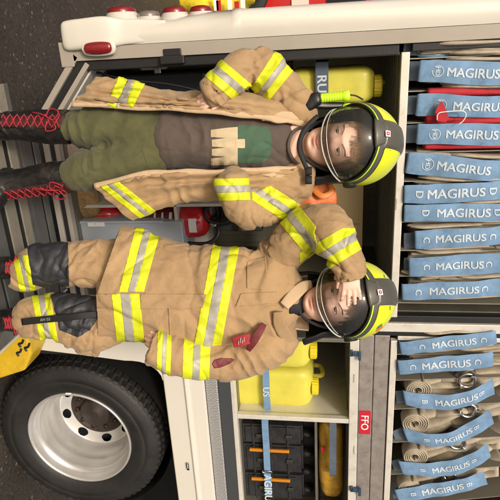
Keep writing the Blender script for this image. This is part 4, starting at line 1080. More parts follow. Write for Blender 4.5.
def person(label, M, hc, s, sm, bodyfn, loc, haircol, hair_side):
    """top level thing with one continuous body mesh; clothes and hair are added as children"""
    P = thing('person', label, 'person', loc)
    g = G(); add_head(g, M, hc, sm, s)
    T = lambda x,y,z: hc+M@V((x,y,z))*s
    for sg in (-1,1):
        ey = surf_y(.031,0,sm)
        ec = T(sg*.031,ey-.0065,0)
        for zt_,zm,zz in ((1,.0062,0),(-1,-.0045,0)):
            pts=[]
            for k in range(9):
                a_=-1.15+2.3*k/8; xx=.0172*math.sin(a_)/math.sin(1.15)*1.0; zv=zm*math.cos(a_*1.2)
                yy=math.sqrt(max(0,.0152**2-min(.0151,abs(xx)*.84)**2-zv**2))
                pts.append(ec+M@V((xx,yy*.92,zv))*s)
            g.tube(pts,.0021,seg=8,sub=3)
        g.ellip(T(sg*.074,-.012,-.012),.010,.018,.028,M=M)
    bodyfn(g, T)
    me = fuse(g, .0026, 1, .4)
    co,_n = arrs(me); Mi = M.inverted()
    L = (co-np.array(hc))@np.array(Mi).T/s
    col = np.tile(np.array(skin_c),(len(co),1))
    x,y,z = L[:,0],L[:,1],L[:,2]; mz = z-sm*12*x*x
    front = (y>.03)&(np.abs(x)<.08)
    lip = np.exp(-(x/.021)**4-((mz+.0685)/.0085)**4)*front
    col = col*(1-lip[:,None]*.8)+np.array((.56,.20,.17))*lip[:,None]*.8
    chk = np.exp(-((np.abs(x)-.038)/.018)**2-((z+.036)/.016)**2)*front+.6*np.exp(-(x/.010)**2-((z+.036)/.010)**2)*front
    col = col*(1-chk[:,None]*.45)+np.array((.70,.27,.20))*chk[:,None]*.45
    lin = np.exp(-(x/.022)**4-((mz+.068)/.0020)**2)*front
    col = col*(1-lin[:,None]*.6)
    nos = np.exp(-((np.abs(x)-.0075)/.0035)**2-((z+.044)/.0028)**2)*front; col = col*(1-nos[:,None]*.75)
    ca = me.color_attributes.new('tint','FLOAT_COLOR','POINT'); ca.data.foreach_set('color', np.hstack([col,np.ones((len(co),1))]).astype('f').ravel())
    put(me,'body',[skin],P)
    for sg in (-1,1):
        ey = surf_y(.031,0,sm); ec = T(sg*.031,ey-.0065,0)
        g = G(); prof=[]; mis=[]
        for k in range(25):
            a_=math.pi*k/24; prof.append((max(.00005,.0138*s*math.sin(a_)),.0138*s*math.cos(a_)))
        look = M@V((sg*-.03,1,-.10)); look.normalize(); qx=look.orthogonal().normalized(); qy=look.cross(qx)
        Mm = Matrix((qx,qy,look)).transposed()
        g.lathe(prof,ec,Mm,0,32,mis=[2 if k<2 else (1 if k<5 else 0) for k in range(24)])
        g.build('eye',[eyew,iris,pup],P)
    # hair: cap, fringe and side strands, brows
    hm = mat('hair_%s'%haircol[0], haircol[1], .55, var=.35, vs=60, bump=.5, bs=300)
    g = G(); rnd = random.Random(len(label))
    for k in range(1500):
        a_ = rnd.uniform(-1.5,1.5)+hair_side*.25; r0=rnd.uniform(.2,1.0)
        st = V((math.sin(a_)*.3*r0+hair_side*.1, .25*r0*math.cos(a_), 1.0)).normalized()
        ln = rnd.uniform(.75,1.0)
        el0 = math.acos(min(1,st.z)); az = math.atan2(math.sin(a_), math.cos(a_))
        hl = (.40 if abs(a_)<.8 else (.40+(abs(a_)-.8)*1.2)); hl *= 1.0 if a_*hair_side>0 else .55           # how far down it reaches (radians below the crown)
        eend = .70+hl*rnd.uniform(.5,1.35); pts=[]
        drift = hair_side*rnd.uniform(.1,.7)+rnd.uniform(-.3,.3)
        for j in range(7):
            t=j/6; el=el0*.5+(eend-el0*.5)*t; a2=az+drift*t
            x,y,z = head_pt(math.sin(el)*math.sin(a2), math.sin(el)*math.cos(a2), math.cos(el), sm)
            lift = 1.035+.06*math.sin(t*3)*rnd.uniform(.3,1.4)
            pts.append((T(x*lift,y*lift,z*lift), .0018*(1-.8*t)+.0002, .0018*(1-.8*t)+.0002))
        g.loft(pts,0,5,2,cap=False)
    for sg in (-1,1):
        for k in range(26):
            t=k/25; x=sg*(.014+.034*t); z=.0175+.007*math.sin(t*2.4)
            y=surf_cache(x,z,sm)+.0012
            g.loft([(T(x,y-.001,z-.002),.0009,.0009),(T(x+sg*.003,y+.0005,z+.0005),.0008,.0007),(T(x+sg*.0075,y-.0005,z+.001),.0004,.0004)],0,5,1,cap=False)
    for sg in (-1,1):                                  # lashes
        ey = surf_y(.031,0,sm); ec = T(sg*.031,ey-.0065,0); pts=[]
        for k in range(9):
            a_=-1.15+2.3*k/8; xx=.0172*math.sin(a_)/math.sin(1.15); zv=.0064*math.cos(a_*1.2)
            yy=math.sqrt(max(0,.0170**2-min(.0169,abs(xx)*.84)**2-zv**2)); pts.append(ec+M@V((xx,yy*.95,zv))*s)
        g.tube(pts,.0010,seg=6,sub=3)
    # back cap
    nu,nv=40,20; rows=[]
    for j in range(nv+1):
        el=.02+1.55*j/nv; r=[]
        for i in range(nu+1):
            az=math.pi*.42+(2*math.pi-.84*math.pi)*i/nu
            x,y,z=head_pt(math.sin(el)*math.sin(az),math.sin(el)*math.cos(az),math.cos(el),sm); r.append(T(x*1.05,y*1.05,z*1.04))
        rows.append(r)
    g.grid(rows)
    g.build('hair',[hm],P,fixn=False)
    return P, T
_sc={}
def surf_cache(x,z,sm):
    k=(round(abs(x),3),round(z,3),sm)
    if k not in _sc: _sc[k]=surf_y(k[0],k[1],sm)
    return _sc[k]
def helmet(P, c0, M, s, flag=False, torch=False):
    T = lambda x,y,z: c0+M@V((x,y,z))*s
    H = bpy.data.objects.new('helmet', None); COL.objects.link(H); H.parent = P; H.location=(0,0,0)
    A_,B_f,B_b,Cz = .140,.170,.165,.140; cy,cz = -.008,.052
    def E_(el,az,k=1.0):
        x=A_*math.sin(el)*math.sin(az); yy=math.sin(el)*math.cos(az); y=cy+(B_f if yy>0 else B_b)*yy; z=cz+Cz*math.cos(el)
        x*=1-.05*max(0,math.cos(el)); return V((x*k,cy+(y-cy)*k,cz+(z-cz)*k))
    n_ = V((0,-.66,.75)).normalized(); p0 = V((0,.145,.108))
    def dist(p): return (p-p0).dot(n_)
    nu,nv=160,110; vs=[];keep={}
    g=G(); rows=[[E_(math.pi*.80*j/nv,2*math.pi*i/nu) for i in range(nu)] for j in range(nv+1)]
    def region(p):
        d_=dist(p)
        if d_<.007: return 2
        if d_<.0115: return 3
        wd=.044
        if abs(p.x)<wd or d_<.030: return 1
        if d_<.033: return 2
        if p.y<-.03 and p.z<.03: return 1
        return 0
    bm = bmesh.new(); vv=[[bm.verts.new(p) for p in r] for r in rows]
    for j in range(nv):
        for i in range(nu):
            q=[vv[j][i],vv[j+1][i],vv[j+1][(i+1)%nu],vv[j][(i+1)%nu]]
            f=bm.faces.new(q); f.smooth=True
    bmesh.ops.bisect_plane(bm,geom=bm.verts[:]+bm.edges[:]+bm.faces[:],dist=1e-6,plane_co=p0,plane_no=n_,clear_inner=True)
    bmesh.ops.bisect_plane(bm,geom=bm.verts[:]+bm.edges[:]+bm.faces[:],dist=1e-6,plane_co=V((0,0,-.062)),plane_no=V((0,0,1)),clear_inner=True)
    for k in (.007,.0115,.030,.033):
        bmesh.ops.bisect_plane(bm,geom=bm.verts[:]+bm.edges[:]+bm.faces[:],dist=1e-6,plane_co=p0+n_*k,plane_no=n_)
    for kx in (.044,.048,-.044,-.048):
        bmesh.ops.bisect_plane(bm,geom=bm.verts[:]+bm.edges[:]+bm.faces[:],dist=1e-6,plane_co=V((kx,0,0)),plane_no=V((1,0,0)))
    for f in bm.faces: f.material_index=region(f.calc_center_median())
    for v in bm.verts:
        r_=region(v.co)
        # raised crest
        if abs(v.co.x)<.05 and dist(v.co)>.03: v.co=v.co+V((0,.2,1)).normalized()*.007*ss(.05,.034,abs(v.co.x))
        v.co = T(*v.co)
    bmesh.ops.recalc_face_normals(bm,faces=bm.faces)
    me=bpy.data.meshes.new('shell'); bm.to_mesh(me); bm.free()
    put(me,'helmet_shell',[hel_y,hel_g,hel_k,neon],H,solid=.005)
    # front crest plate: pointed at its upper end
    def onE(x,z,k=1.03):
        t=1-(x/A_)**2-((z-cz)/Cz)**2; return V((x,cy+B_f*math.sqrt(max(0,t)),z))*1.0+V((0,.006,.004))
    g=G(); rows=[]
    for j in range(13):
        z=.100+.088*j/12; hw=.050-.030*(j/12)**1.6-.012*math.sin(j/12*3.1); r=[]
        for i in range(13):
            x=-hw+2*hw*i/12; r.append(T(*(onE(x,min(z,.186))+V((0,.004*math.cos(x/hw*1.5),0)))))
        rows.append(r)
    g.grid(rows); g.build('crest_plate',[hel_g],H,fixn=True,solid=.006)
    c=onE(.004,.137)+V((0,.0095,.004)); g=G()
    up_=V((0,-.62,.78)); 
    def bp_(u,v): return T(*(c+V((u,0,0))+up_*v))
    g.add([bp_(-.010,-.010),bp_(.010,-.010),bp_(.010,.010),bp_(-.010,.010)],[(0,1,2,3)],0)
    c=c+V((0,.0008,.0006)); ring=[bp_(.0062*math.cos(t),.0068*math.sin(t)) for t in np.linspace(0,2*math.pi,20)[:-1]]; g.add(ring,[tuple(range(19))],1)
    c=c+V((0,.0006,.0005)); g.add([bp_(-.003,-.003),bp_(.003,-.003),bp_(0,.004)],[(0,1,2)],0)
    g.build('front_badge',[whitelab,reds],H,fixn=False)
    # visor
    a2,b2,c2=.134,.168,.136; c2z=.030
    rows=[]; nV=46
    for j in range(nV+1):
        r=[]
        for i in range(61):
            az=R_(-84)+R_(168)*i/60
            # bounds in height for this azimuth
            zb_=-.074+.060*(1-math.cos(az))**1.1
            # top bound: along the rim plane
            lo,hi=zb_,.135
            for _ in range(22):
                mid=(lo+hi)/2; t=max(0,1-abs((mid-c2z)/c2)**2.9)
                rr_=math.sqrt(max(0,t)); p=V((a2*rr_*math.sin(az),cy+b2*rr_*math.cos(az),mid))
                if dist(p)<-.002: lo=mid
                else: hi=mid
            z=zb_+(lo-zb_)*j/nV; t=max(0,1-abs((z-c2z)/c2)**2.9); rr_=math.sqrt(max(0,t))
            r.append(T(a2*rr_*math.sin(az),cy+b2*rr_*math.cos(az),z))
        rows.append(r)
    g=G(); g.grid(rows); vz=g.build('visor',[visorm],H)
    g=G(); g.tube([rows[0][i] for i in range(0,61,3)],.0034*s,seg=8,sub=3); g.tube([rows[3][i]+(rows[3][30]-rows[0][30])*.6 for i in range(4,57,3)],.0012*s,seg=6,sub=3); g.build('visor_edge',[rimt],vz)
    # side hubs, liner and neck curtain
    for sg in (-1,1):
        g=G(); c_=T(sg*.142,-.012,.012); ax=(M@V((sg,0,0))).normalized(); qx=ax.orthogonal().normalized(); Mm=Matrix((qx,ax.cross(qx),ax)).transposed()
        g.lathe([(.026,-.01),(.026,.004),(.020,.008),(.0005,.008)],c_,Mm,0,32); g.build('visor_pivot',[hel_k if sg>0 else neon],H)
    g=G(); rw=[]
    for j in range(9):
        t_=j/8; r=[]
        for i in range(41):
            an=R_(-28)+R_(236)*i/40; rr_=.112+.020*t_**2
            r.append(T(rr_*1.02*math.cos(an),-.02-rr_*.92*math.sin(an)-.01,-.005-.155*t_))
        rw.append(r)
    g.grid(rw); crumple(g,.010,18,2)
    g.build('neck_curtain',[blackc],H,fixn=False,solid=.006)
    g=G(); g.loft([(T(0,.0,.10),.11,.125),(T(0,-.01,.16),.085,.10),(T(0,-.01,.18),.03,.03)],0,30,4,side=(M@V((0,1,0)))); g.build('liner',[mat('helmet_liner_grey',(.07,.07,.06),.8)],H)
    # chin strap
    g=G(); pts=[T(x,y,z) for x,y,z in ((-.098,.02,-.03),(-.082,.040,-.085),(-.045,.052,-.138),(0,.060,-.152),(.045,.052,-.138),(.082,.040,-.085),(.098,.02,-.03))]
    g.loft([(p_,.006*s,.002*s) for p_ in pts],0,12,6); g.build('chin_strap',[blackc],H)
    if torch:
        g=G(); cc=T(-.165,.03,.0); up2=M@V((0,0,1)); 
        def at(z): return T(-.168,.035,z)
        qx=up2.orthogonal().normalized(); Mm=Matrix((qx,up2.cross(qx),up2)).transposed()
        pr=[(.0005,-.085),(.017,-.085)]
        for k in range(9): pr+=[(.0175,-.08+k*.009),(.0158,-.077+k*.009),(.0158,-.074+k*.009)]
        pr+=[(.0185,.004),(.0185,.022),(.010,.026),(.0005,.026)]
        g.lathe(pr,T(-.168,.035,0),Mm,0,32); to=g.build('torch',[neon],H)
        g=G(); g.loft([(T(-.170,.035,-.075),.012,.012),(T(-.168,.035,-.085),.024,.026),(T(-.160,.03,-.105),.026,.030),(T(-.142,.03,-.125),.022,.026),(T(-.128,.03,-.142),.014,.016)],0,20,4,exp=3); g.loft([(T(-.150,.03,-.10),.014,.012),(T(-.146,.015,-.06),.012,.012),(T(-.146,.0,.0),.010,.010)],0,14,4,exp=4); g.build('torch_bracket',[blackp],H); g=G(); g.tube([T(-.168,.04,.026),T(-.165,.035,.045),T(-.150,.03,.07)],.003); g.build('torch_lanyard',[blackp],H)
    if flag:
        pass
    return H
# ================================================================== first child: open coat, green trousers
D1 = 1.97; k1 = KS(D1)
def A(x,y,o=0): return K(x,y,D1+o)
M1 = frame(-2, 2, -4); hc1 = A(338.5,146,.0); hh1 = A(345,145.5,.0); s1 = 1.07
def foot(px,py,d,z=.6):
    p_ = K(px,py,d); return V((p_.x,p_.y,z))
STEP = .602
def body1(g,T):
    g.loft([(T(0,-.030,-.05),.052,.055),(T(0,-.028,-.10),.048,.048),(A(307,147,.01),.050,.048),(A(299,146,.02),.080,.062),(A(288,144,.02),.108,.078),(A(240,143,.03),.095,.075),(A(200,141,.02),.088,.07),(A(172,140,.02),.092,.075),(A(150,138,.02),.07,.06)],0,28,5)
    g.loft([(A(294,150,.03),.03,.03),(A(292,118,.02),.040,.040),(A(283,95,.0),.035,.035),(A(262,72,-.02),.032,.032),(A(244,66,-.04),.030,.030),(A(228,82,-.09),.026,.026),(A(216,94,-.12),.021,.019)],0,16,4)
    hand(g, A(224,92,-.125), UP*-.85+RT*.35, (UP*.3+RT*.9), FH*.9+RT*.3, .128, (.22,.25,.28,.32), .10, tc_=(.1,.1))
    g.loft([(A(294,140,.03),.03,.03),(A(290,175,.03),.040,.040),(A(280,198,.02),.035,.035),(A(258,208,-.02),.032,.032),(A(238,203,-.07),.030,.030),(A(233,192,-.12),.024,.024),(A(233,190,-.13),.02,.018)],0,16,4)
    hand(g, A(233,190,-.13), RT*-.3+UP*-.5+FH*.9, UP*1.0, FH, .12, (.3,.3,.3,.3))
    for a_,b_,c_,f_ in ((160,131,(110,128),foot(20,126,D1+.02)),(160,152,(110,168),foot(30,186,D1+.02))):
        g.loft([(A(a_,b_,.02),.06,.06),(A(135,(b_+c_[1])/2,.02),.055,.055),(A(*c_,.0),.045,.045),(A(80,c_[1]-1,.02),.04,.04),(f_+V((0,0,.06)),.032,.032),(f_+V((0,0,.03)),.03,.03)],0,18,4)
P1,T1 = person('smiling child with open tan coat, green trousers and clear visor helmet, hand on hip', M1, hc1, s1, 1.1, body1, (A(0,145).x,A(0,145).y,.602), ('light_brown',(.27,.155,.075)), .5)
# shirt
g = G()
g.loft([(A(297,146,.06),.06,.04),(A(294,145,.045),.095,.068),(A(288,145,.03),.116,.085),(A(270,144,.02),.118,.098),(A(240,142,.01),.112,.10),(A(205,140,.01),.106,.10),(A(180,139,.01),.110,.102),(A(171,139,.012),.112,.104),(A(169,139,.015),.09,.085)],0,40,6,exp=2.3)
g.loft([(A(300,147,.035),.05,.055),(A(296,120,.02),.052,.055),(A(284,98,0),.046,.05)],0,20,5); g.loft([(A(300,147,.035),.05,.055),(A(294,175,.03),.052,.055),(A(282,196,0.01),.046,.05)],0,20,5)
sh = fuse(g,.0045,3)
wrinkle(sh,.0042,4.5,.0012,18,[fold(190,140,D1,1,.25,.045,.005,.13),fold(215,155,D1,.8,.6,.05,.0045,.12),fold(182,120,D1,1,-.4,.04,.004,.10),fold(280,160,D1,.6,.8,.05,.003,.1)],1)
bm = bmesh.new(); bm.from_mesh(sh)
kill = []
for f in bm.faces:
    x_,y_ = proj(f.calc_center_median())
    if ((x_-303)/15)**2+((y_-146)/19)**2 < 1 and x_ > 286: kill.append(f)
bmesh.ops.delete(bm, geom=kill, context='FACES'); bm.to_mesh(sh); bm.free()
pr1 = patches(sh,[([(238,125),(268,127),(271,134),(272,148),(269,158),(262,163),(238,163)],0),
    ([(226,128),(237.8,127),(237.8,165),(226,165)],1),([(211,130),(226,128),(226,138),(211,137)],1),([(212,139.8),(226,138),(226,147.5),(212,146.5)],1),([(212,149),(226,147.5),(226,156.5),(212,155.5)],1),([(211,158.3),(226,156.5),(226,165),(211,165)],1),
    ],.0014)
pr1b = patches(sh,[([(236,139),(245,139),(245,148),(236,148)],1)],.0026,)
shirt = put(sh,'shirt',[shirtm],P1); put(pr1,'shirt_print',[greenp,creamp],shirt); put(pr1b,'shirt_print',[greenp,creamp],shirt)
g = G(); g.tube([A(305,127.5,-.03),A(297,129,-.052),A(291,136,-.066),A(288.5,146,-.070),A(291,156,-.066),A(297,163,-.052),A(305,165,-.03)],.006,seg=8); g.build('collar_rib',[shirtm],shirt)
# trousers
g = G()
g.loft([(A(186,139,.02),.098,.09),(A(170,139,.02),.115,.10),(A(150,140,.02),.128,.105),(A(132,142,.02),.118,.10),(A(118,144,.02),.07,.07)],0,36,5,exp=2.4)
g.loft([(A(165,128,.02),.075,.085),(A(140,128,.0),.082,.09),(A(112,129,-.01),.079,.085),(A(88,128,-.01),.074,.076),(A(76,127,-.01),.066,.066),(A(70,127,-.005),.052,.055)],0,30,6,exp=2.3)
g.loft([(A(165,155,.02),.075,.085),(A(140,159,.0),.080,.09),(A(112,167,-.01),.078,.085),(A(88,172,-.015),.074,.076),(A(78,174,-.015),.066,.066),(A(71,176,-.01),.050,.055)],0,30,6,exp=2.3)
tr_ = fuse(g,.005,3)
wrinkle(tr_,.0075,5,.0018,16,[fold(80,127,D1,1,.2,.035,.007,.10),fold(80,174,D1,1,-.3,.035,.007,.10),fold(118,130,D1,.9,.4,.05,.005,.13),fold(118,166,D1,.9,-.5,.05,.005,.13),fold(140,148,D1,.5,.9,.045,.006,.10),fold(160,140,D1,.3,1,.05,.004,.12)],4)
tro = patches(tr_,[([(142,150),(144,150),(150,166),(148,167)],0)],.0025)
trousers = put(tr_,'trousers',[olive],P1); put(tro,'pocket_seam',[olive],trousers)
# boots
def boot(P, top, ank, toe_dir, rs, name='boot', cap=False, ln=.235, tcol=None, laces=True, seed=0):
    """top and ankle points, toe direction (horizontal)"""
    t_ = toe_dir.normalized(); up_ = (top-ank).normalized(); zs = STEP
    heel = V((ank.x,ank.y,0))-t_*.045; sd_ = t_.cross(ZV)
    g = G()
    g.loft([(top,rs*.98,rs*.98),(top.lerp(ank,.3),rs,rs*1.0),(top.lerp(ank,.7),rs*.88,rs*.92),(ank,rs*.82,rs*.90),(V((ank.x,ank.y,zs+.04)),rs*.80,rs*.95)],0,28,5,side=t_)
    pts = []
    for k,(l_,w_,h_) in enumerate(((-.05,.022,.03),(-.035,.034,.05),(.0,.037,.058),(.06,.040,.050),(.11,.046,.036),(.155,.046,.032),(.19,.036,.028),(.205,.018,.018))):
        q = V((ank.x,ank.y,zs+.012+h_))+t_*l_*(ln/.235); pts.append((q,w_,h_))
    g.loft(pts,0,28,5,exp=2.5,side=ZV)
    me = fuse(g,.0045,3); wrinkle(me,.0025,9,.0012,30,[(tuple(ank),tuple(ZV),.028,.003,.06)],seed)
    b_ = put(me,name,[leather],P)
    g = G(); g.loft([(top+t_*rs*.75+V((0,0,.018)),.026,.008),(top+t_*rs*.93-V((0,0,.01)),.030,.009),(top.lerp(ank,.5)+t_*rs*.88,.026,.008),(ank+t_*rs*.90,.024,.010),(V((ank.x,ank.y,zs+.085))+t_*.085,.024,.010)],0,18,5,side=t_)
    g.build('tongue',[mat('oxblood_leather',(.05,.012,.014),.45,var=.4,vs=30,bump=.4,bs=120)],b_,fixn=False)
    g = G(); pts=[(V((ank.x,ank.y,zs+.009))+t_*l_*(ln/.235),w_,.008) for l_,w_ in ((-.056,.02),(-.045,.036),(.0,.038),(.06,.042),(.12,.049),(.16,.049),(.195,.038),(.212,.018))]
    g.loft(pts,0,24,4,exp=6,side=ZV); g.build('sole',[blackr],b_,fixn=False)
    if cap:
        g=G(); q=V((ank.x,ank.y,zs+.045))+t_*.175*(ln/.235); g.ellip(q,.046,.046,.036); g.build('toe_cap',[mat('worn_toe_metal',(.30,.30,.29),.38,.7,var=.3,vs=20)],b_)
    if laces:
        g = G(); L=[];Rr=[]; N_=11
        dp_ = t_
        def pt(t,sx):
            if t<=1: c_=top.lerp(ank,t); return c_+dp_*(rs*(1.0-.08*t)*math.cos(sx/rs*.9)+.008)+sd_*sx
            u=t-1; return V((ank.x,ank.y,zs+.105-.05*u/.4))+dp_*(.065+.10*u)+sd_*sx
        for side_ in (-1,1):
            pts=[]
            for j in range(N_+1):
                sx=(.022 if (j%2==0) else -.022)*side_; pts.append(pt(.03+1.25*j/N_,sx))
            g.tube(pts,.0030,seg=8,sub=4)
        for sx in (-1,1):
            pts=[pt(.05+1.2*j/14,sx*.026) for j in range(15)]; 
        g.tube([pt(.12,.0),pt(.02,.03)+dp_*.015,pt(.18,.045)+dp_*.012,pt(.22,.01)+dp_*.01],.0028,seg=8); g.tube([pt(.12,.0),pt(.06,-.035)+dp_*.016,pt(.22,-.040)+dp_*.012,pt(.20,-.005)+dp_*.01],.0028,seg=8)
        g.tube([pt(.12,.0),pt(.28,.02)+dp_*.014,pt(.45,.03)+dp_*.008],.0026,seg=8)
        g.build('laces',[lace],b_)
        g = G(); 
        if top.z-ank.z < .10: return b_
        for sx in (-1,1):
            for j in range(N_+1):
                q=pt(.03+1.25*j/N_,sx*.024); g.ellip(q,.0035,.0035,.0035,nu=8,nv=6)
        g.build('eyelets',[dsteel],b_)
    return b_
ak = foot(14,126,D1+.0); boot(P1, A(70,127,.0), V((ak.x,ak.y,STEP+.10)), (-FH-RT*.1), .066, seed=3)
ak = foot(28,184,D1+.0); boot(P1, A(72,176,.0), V((ak.x,ak.y,STEP+.10)), (-FH*.62+RT*.80), .064, seed=5, cap=True, ln=.27)
# open coat: one sheet round the body, hanging in folds
def sheet(cols, nr=110, nc=170):
    """cols: list of columns, each a list of points top to bottom"""
    def cr(P_,t):
        n_=len(P_)-1; i=min(int(t),n_-1) if t<n_ else n_-1; f=t-i
        a=P_[max(0,i-1)];b_=P_[i];c=P_[i+1];d=P_[min(n_,i+2)]
        return .5*((2*b_)+(c-a)*f+(2*a-5*b_+4*c-d)*f*f+(3*b_-a-3*c+d)*f**3)
    fine=[[cr(c,(len(c)-1)*j/nr) for j in range(nr+1)] for c in cols]
    rows=[]
    for j in range(nr+1):
        P_=[c[j] for c in fine]; rows.append([cr(P_,(len(P_)-1)*i/nc) for i in range(nc+1)])
    return rows
def col_(*pts): return [A(x,y,o) for x,y,o in pts]
coatcols = [
 col_((303,124,-.03),(288,121,-.07),(258,117,-.105),(222,113,-.12),(180,109,-.125),(130,107,-.12),(73,104,-.11)),
 col_((303,120,-.025),(288,115,-.065),(258,111,-.110),(222,107,-.125),(180,104,-.13),(130,101,-.125),(77,98,-.11)),
 col_((302,114,-.01),(288,106,-.045),(256,102,-.09),(220,99,-.11),(178,97,-.11),(130,91,-.10),(86,88,-.09)),
 col_((301,108,.02),(287,99,-.0),(255,95,-.03),(218,92,-.05),(176,91,-.05),(130,82,-.05),(97,78,-.04)),
 col_((301,110,.07),(287,102,.06),(255,97,.05),(216,95,.04),(176,95,.04),(130,90,.05),(100,88,.05)),
 col_((303,130,.09),(288,125,.12),(255,122,.13),(216,122,.13),(176,120,.13),(130,118,.14),(98,118,.14)),
 col_((303,160,.09),(288,162,.12),(255,165,.13),(216,165,.13),(176,165,.13),(130,168,.14),(98,168,.14)),
 col_((301,182,.07),(287,188,.06),(255,192,.05),(218,196,.04),(180,198,.04),(140,203,.05),(118,206,.05)),
 col_((301,184,.02),(287,191,.0),(256,195,-.02),(218,200,-.04),(182,205,-.05),(155,212,-.06),(132,220,-.05)),
 col_((302,178,-.01),(288,184,-.045),(257,186,-.08),(218,190,-.09),(180,194,-.10),(150,198,-.10),(116,208,-.08)),
 col_((303,171,-.025),(289,175,-.065),(258,175,-.10),(220,178,-.115),(180,180,-.12),(142,182,-.12),(101,194,-.10)),
 col_((303,166,-.03),(290,169,-.07),(258,170,-.105),(220,172,-.12),(180,172,-.125),(142,174,-.125),(94,186,-.10)),
]
rows = sheet(coatcols)
outv=[]
for j,r in enumerate(rows):
    for i,p_ in enumerate(r):
        u=i/170; v=j/110
        p_ = V(p_); amp=.002+.012*v
        d_=amp*math.sin(u*74+noise.noise(V((u*9,v*2,1)))*3)*(.6+.5*noise.noise(V((u*5,v*1.5,4))))+.006*noise.noise(p_*9)+.0025*noise.noise(p_*26)
        r[i] = p_-FH*d_
g = G(); g.grid(rows)
coatm = g.mesh('c')
b_ = bmesh.new(); b_.from_mesh(coatm); bmesh.ops.recalc_face_normals(b_,faces=b_.faces)
# outer side must face away from the body centre
fc = [f for f in b_.faces]; cen = A(180,140,.0)
if sum((f.calc_center_median()-cen).dot(f.normal) for f in fc) < 0: bmesh.ops.reverse_faces(b_,faces=b_.faces)
b_.to_mesh(coatm); b_.free()
wrinkle(coatm,.0052,5,.0022,16,[fold(170,98,D1-.1,.9,.5,.05,.006,.10),fold(160,190,D1-.1,.9,-.5,.05,.006,.11),fold(110,95,D1-.1,.3,1,.03,.005,.09)],31)
bandL = band(coatm,[((116,83),(108,102)),((127,83),(118,102)),((134,83),(127,102)),((146,83),(136,102))],box=(95,160,70,112),off=.005,drange=(D1-.2,D1+.02))
bandR = band(coatm,[((97,184),(137,216)),((106,184),(146,216)),((113,184),(153,216)),((122,184),(162,216))],box=(85,170,176,226),off=.002,drange=(D1-.2,D1+.02))
# sleeves
g = G(); g.loft([(A(303,128,.03),.035,.045),(A(299,112,.02),.062,.070),(A(286,93,.0),.076,.080),(A(264,72,-.03),.078,.082),(A(246,66,-.05),.070,.076),(A(232,77,-.09),.064,.066),(A(221,88,-.12),.057,.055),(A(213,96,-.135),.054,.048),(A(215,94,-.134),.044,.038),(A(220,89,-.125),.038,.032)],0,34,7)
slL = fuse(g,.0045,3); wrinkle(slL,.010,6,.0022,18,[fold(250,72,D1-.06,.2,1,.035,.008,.09),fold(240,80,D1-.06,.7,-.7,.03,.006,.07),fold(285,95,D1,.6,.8,.05,.006,.1),fold(272,90,D1-.02,.9,.3,.045,.006,.08)],7)
g = G(); g.loft([(A(303,160,.03),.035,.045),(A(299,174,.02),.060,.070),(A(289,190,.01),.074,.080),(A(272,204,-.02),.074,.078),(A(252,209,-.06),.068,.072),(A(238,202,-.10),.064,.064),(A(232,190,-.14),.058,.056),(A(230,178,-.145),.056,.053),(A(230.5,180,-.143),.045,.042),(A(232,188,-.138),.038,.036)],0,34,7)
slR = fuse(g,.0045,3); wrinkle(slR,.010,6,.0022,18,[fold(250,205,D1-.06,.9,.3,.035,.007,.08),fold(285,190,D1,.6,-.8,.045,.006,.1),fold(262,195,D1-.02,1,-.3,.04,.006,.08)],8)
bl = [band(slL,[((247,94),(276,50)),((253,100),(285,56)),((257,103),(290,60)),((264,107),(297,66))],box=(243,300,40,100),drange=(D1-.3,D1+.3)),
      band(slL,[((222,60),(251,84)),((217,66),(246,90)),((212,71),(241,95)),((206,77),(235,102))],box=(200,252,40,110))]
bl2 = [band(slR,[((210,179),(252,178)),((210,186),(252,185)),((210,193),(252,192)),((210,201),(252,200))],box=(205,250,170,204),drange=(D1-.3,D1-.06)),
      band(slR,[((252,200),(292,226)),((258,195),(297,221)),((262,190),(302,216)),((268,184),(307,209))],box=(252,300,182,230))]
jk = merge([coatm,slL,slR])
jk1 = put(jk,'jacket',[tan],P1,solid=.006)
for m_ in [bandL,bandR]+bl+bl2: put(m_,'reflective_band',[yel,sil],jk1,solid=.0015)
# pale front edges (rolled lining)
for idx_ in (0,-1):
    g = G(); pts=[(rows[j][idx_ if idx_==0 else 170]-FH*.004,.010+.002*math.sin(j*.3),.007) for j in range(0,111,5)]
    g.loft(pts,0,14,3); g.build('front_facing',[tan2],jk1,fixn=False)
# lapels
for lap in ([col_((312,118,.04),(300,112,-.02),(285,112,-.07),(262,117,-.10)),col_((308,128,.02),(299,124,-.05),(283,122,-.09),(262,119,-.11))],
            [col_((308,166,.02),(299,168,-.05),(283,168,-.09),(258,171,-.11)),col_((312,178,.04),(300,182,-.02),(285,180,-.07),(258,175,-.10))]):
    g = G(); g.grid(sheet(lap,20,14)); crumple(g,.006,20,6); g.build('lapel',[tan2],jk1,solid=.008)
helmet(P1,hh1,M1,1.0,torch=True)
# buckle and strap over the curtain
g = G(); g.loft([(A(318,116,-.08),.008,.003),(A(309,124,-.09),.008,.003),(A(302,134,-.10),.008,.003),(A(299,148,-.105),.008,.003),(A(303,160,-.10),.008,.003),(A(307,170,-.09),.008,.003),(A(308,182,-.07),.010,.004)],0,12,6)
for y_ in (171,180): q=A(308.5,y_,-.09); g.loft([(q-RT*.014,.012,.006),(q+RT*.014,.012,.006)],0,12,2,exp=6)
g.build('strap_buckle',[blackc],P1,fixn=False)
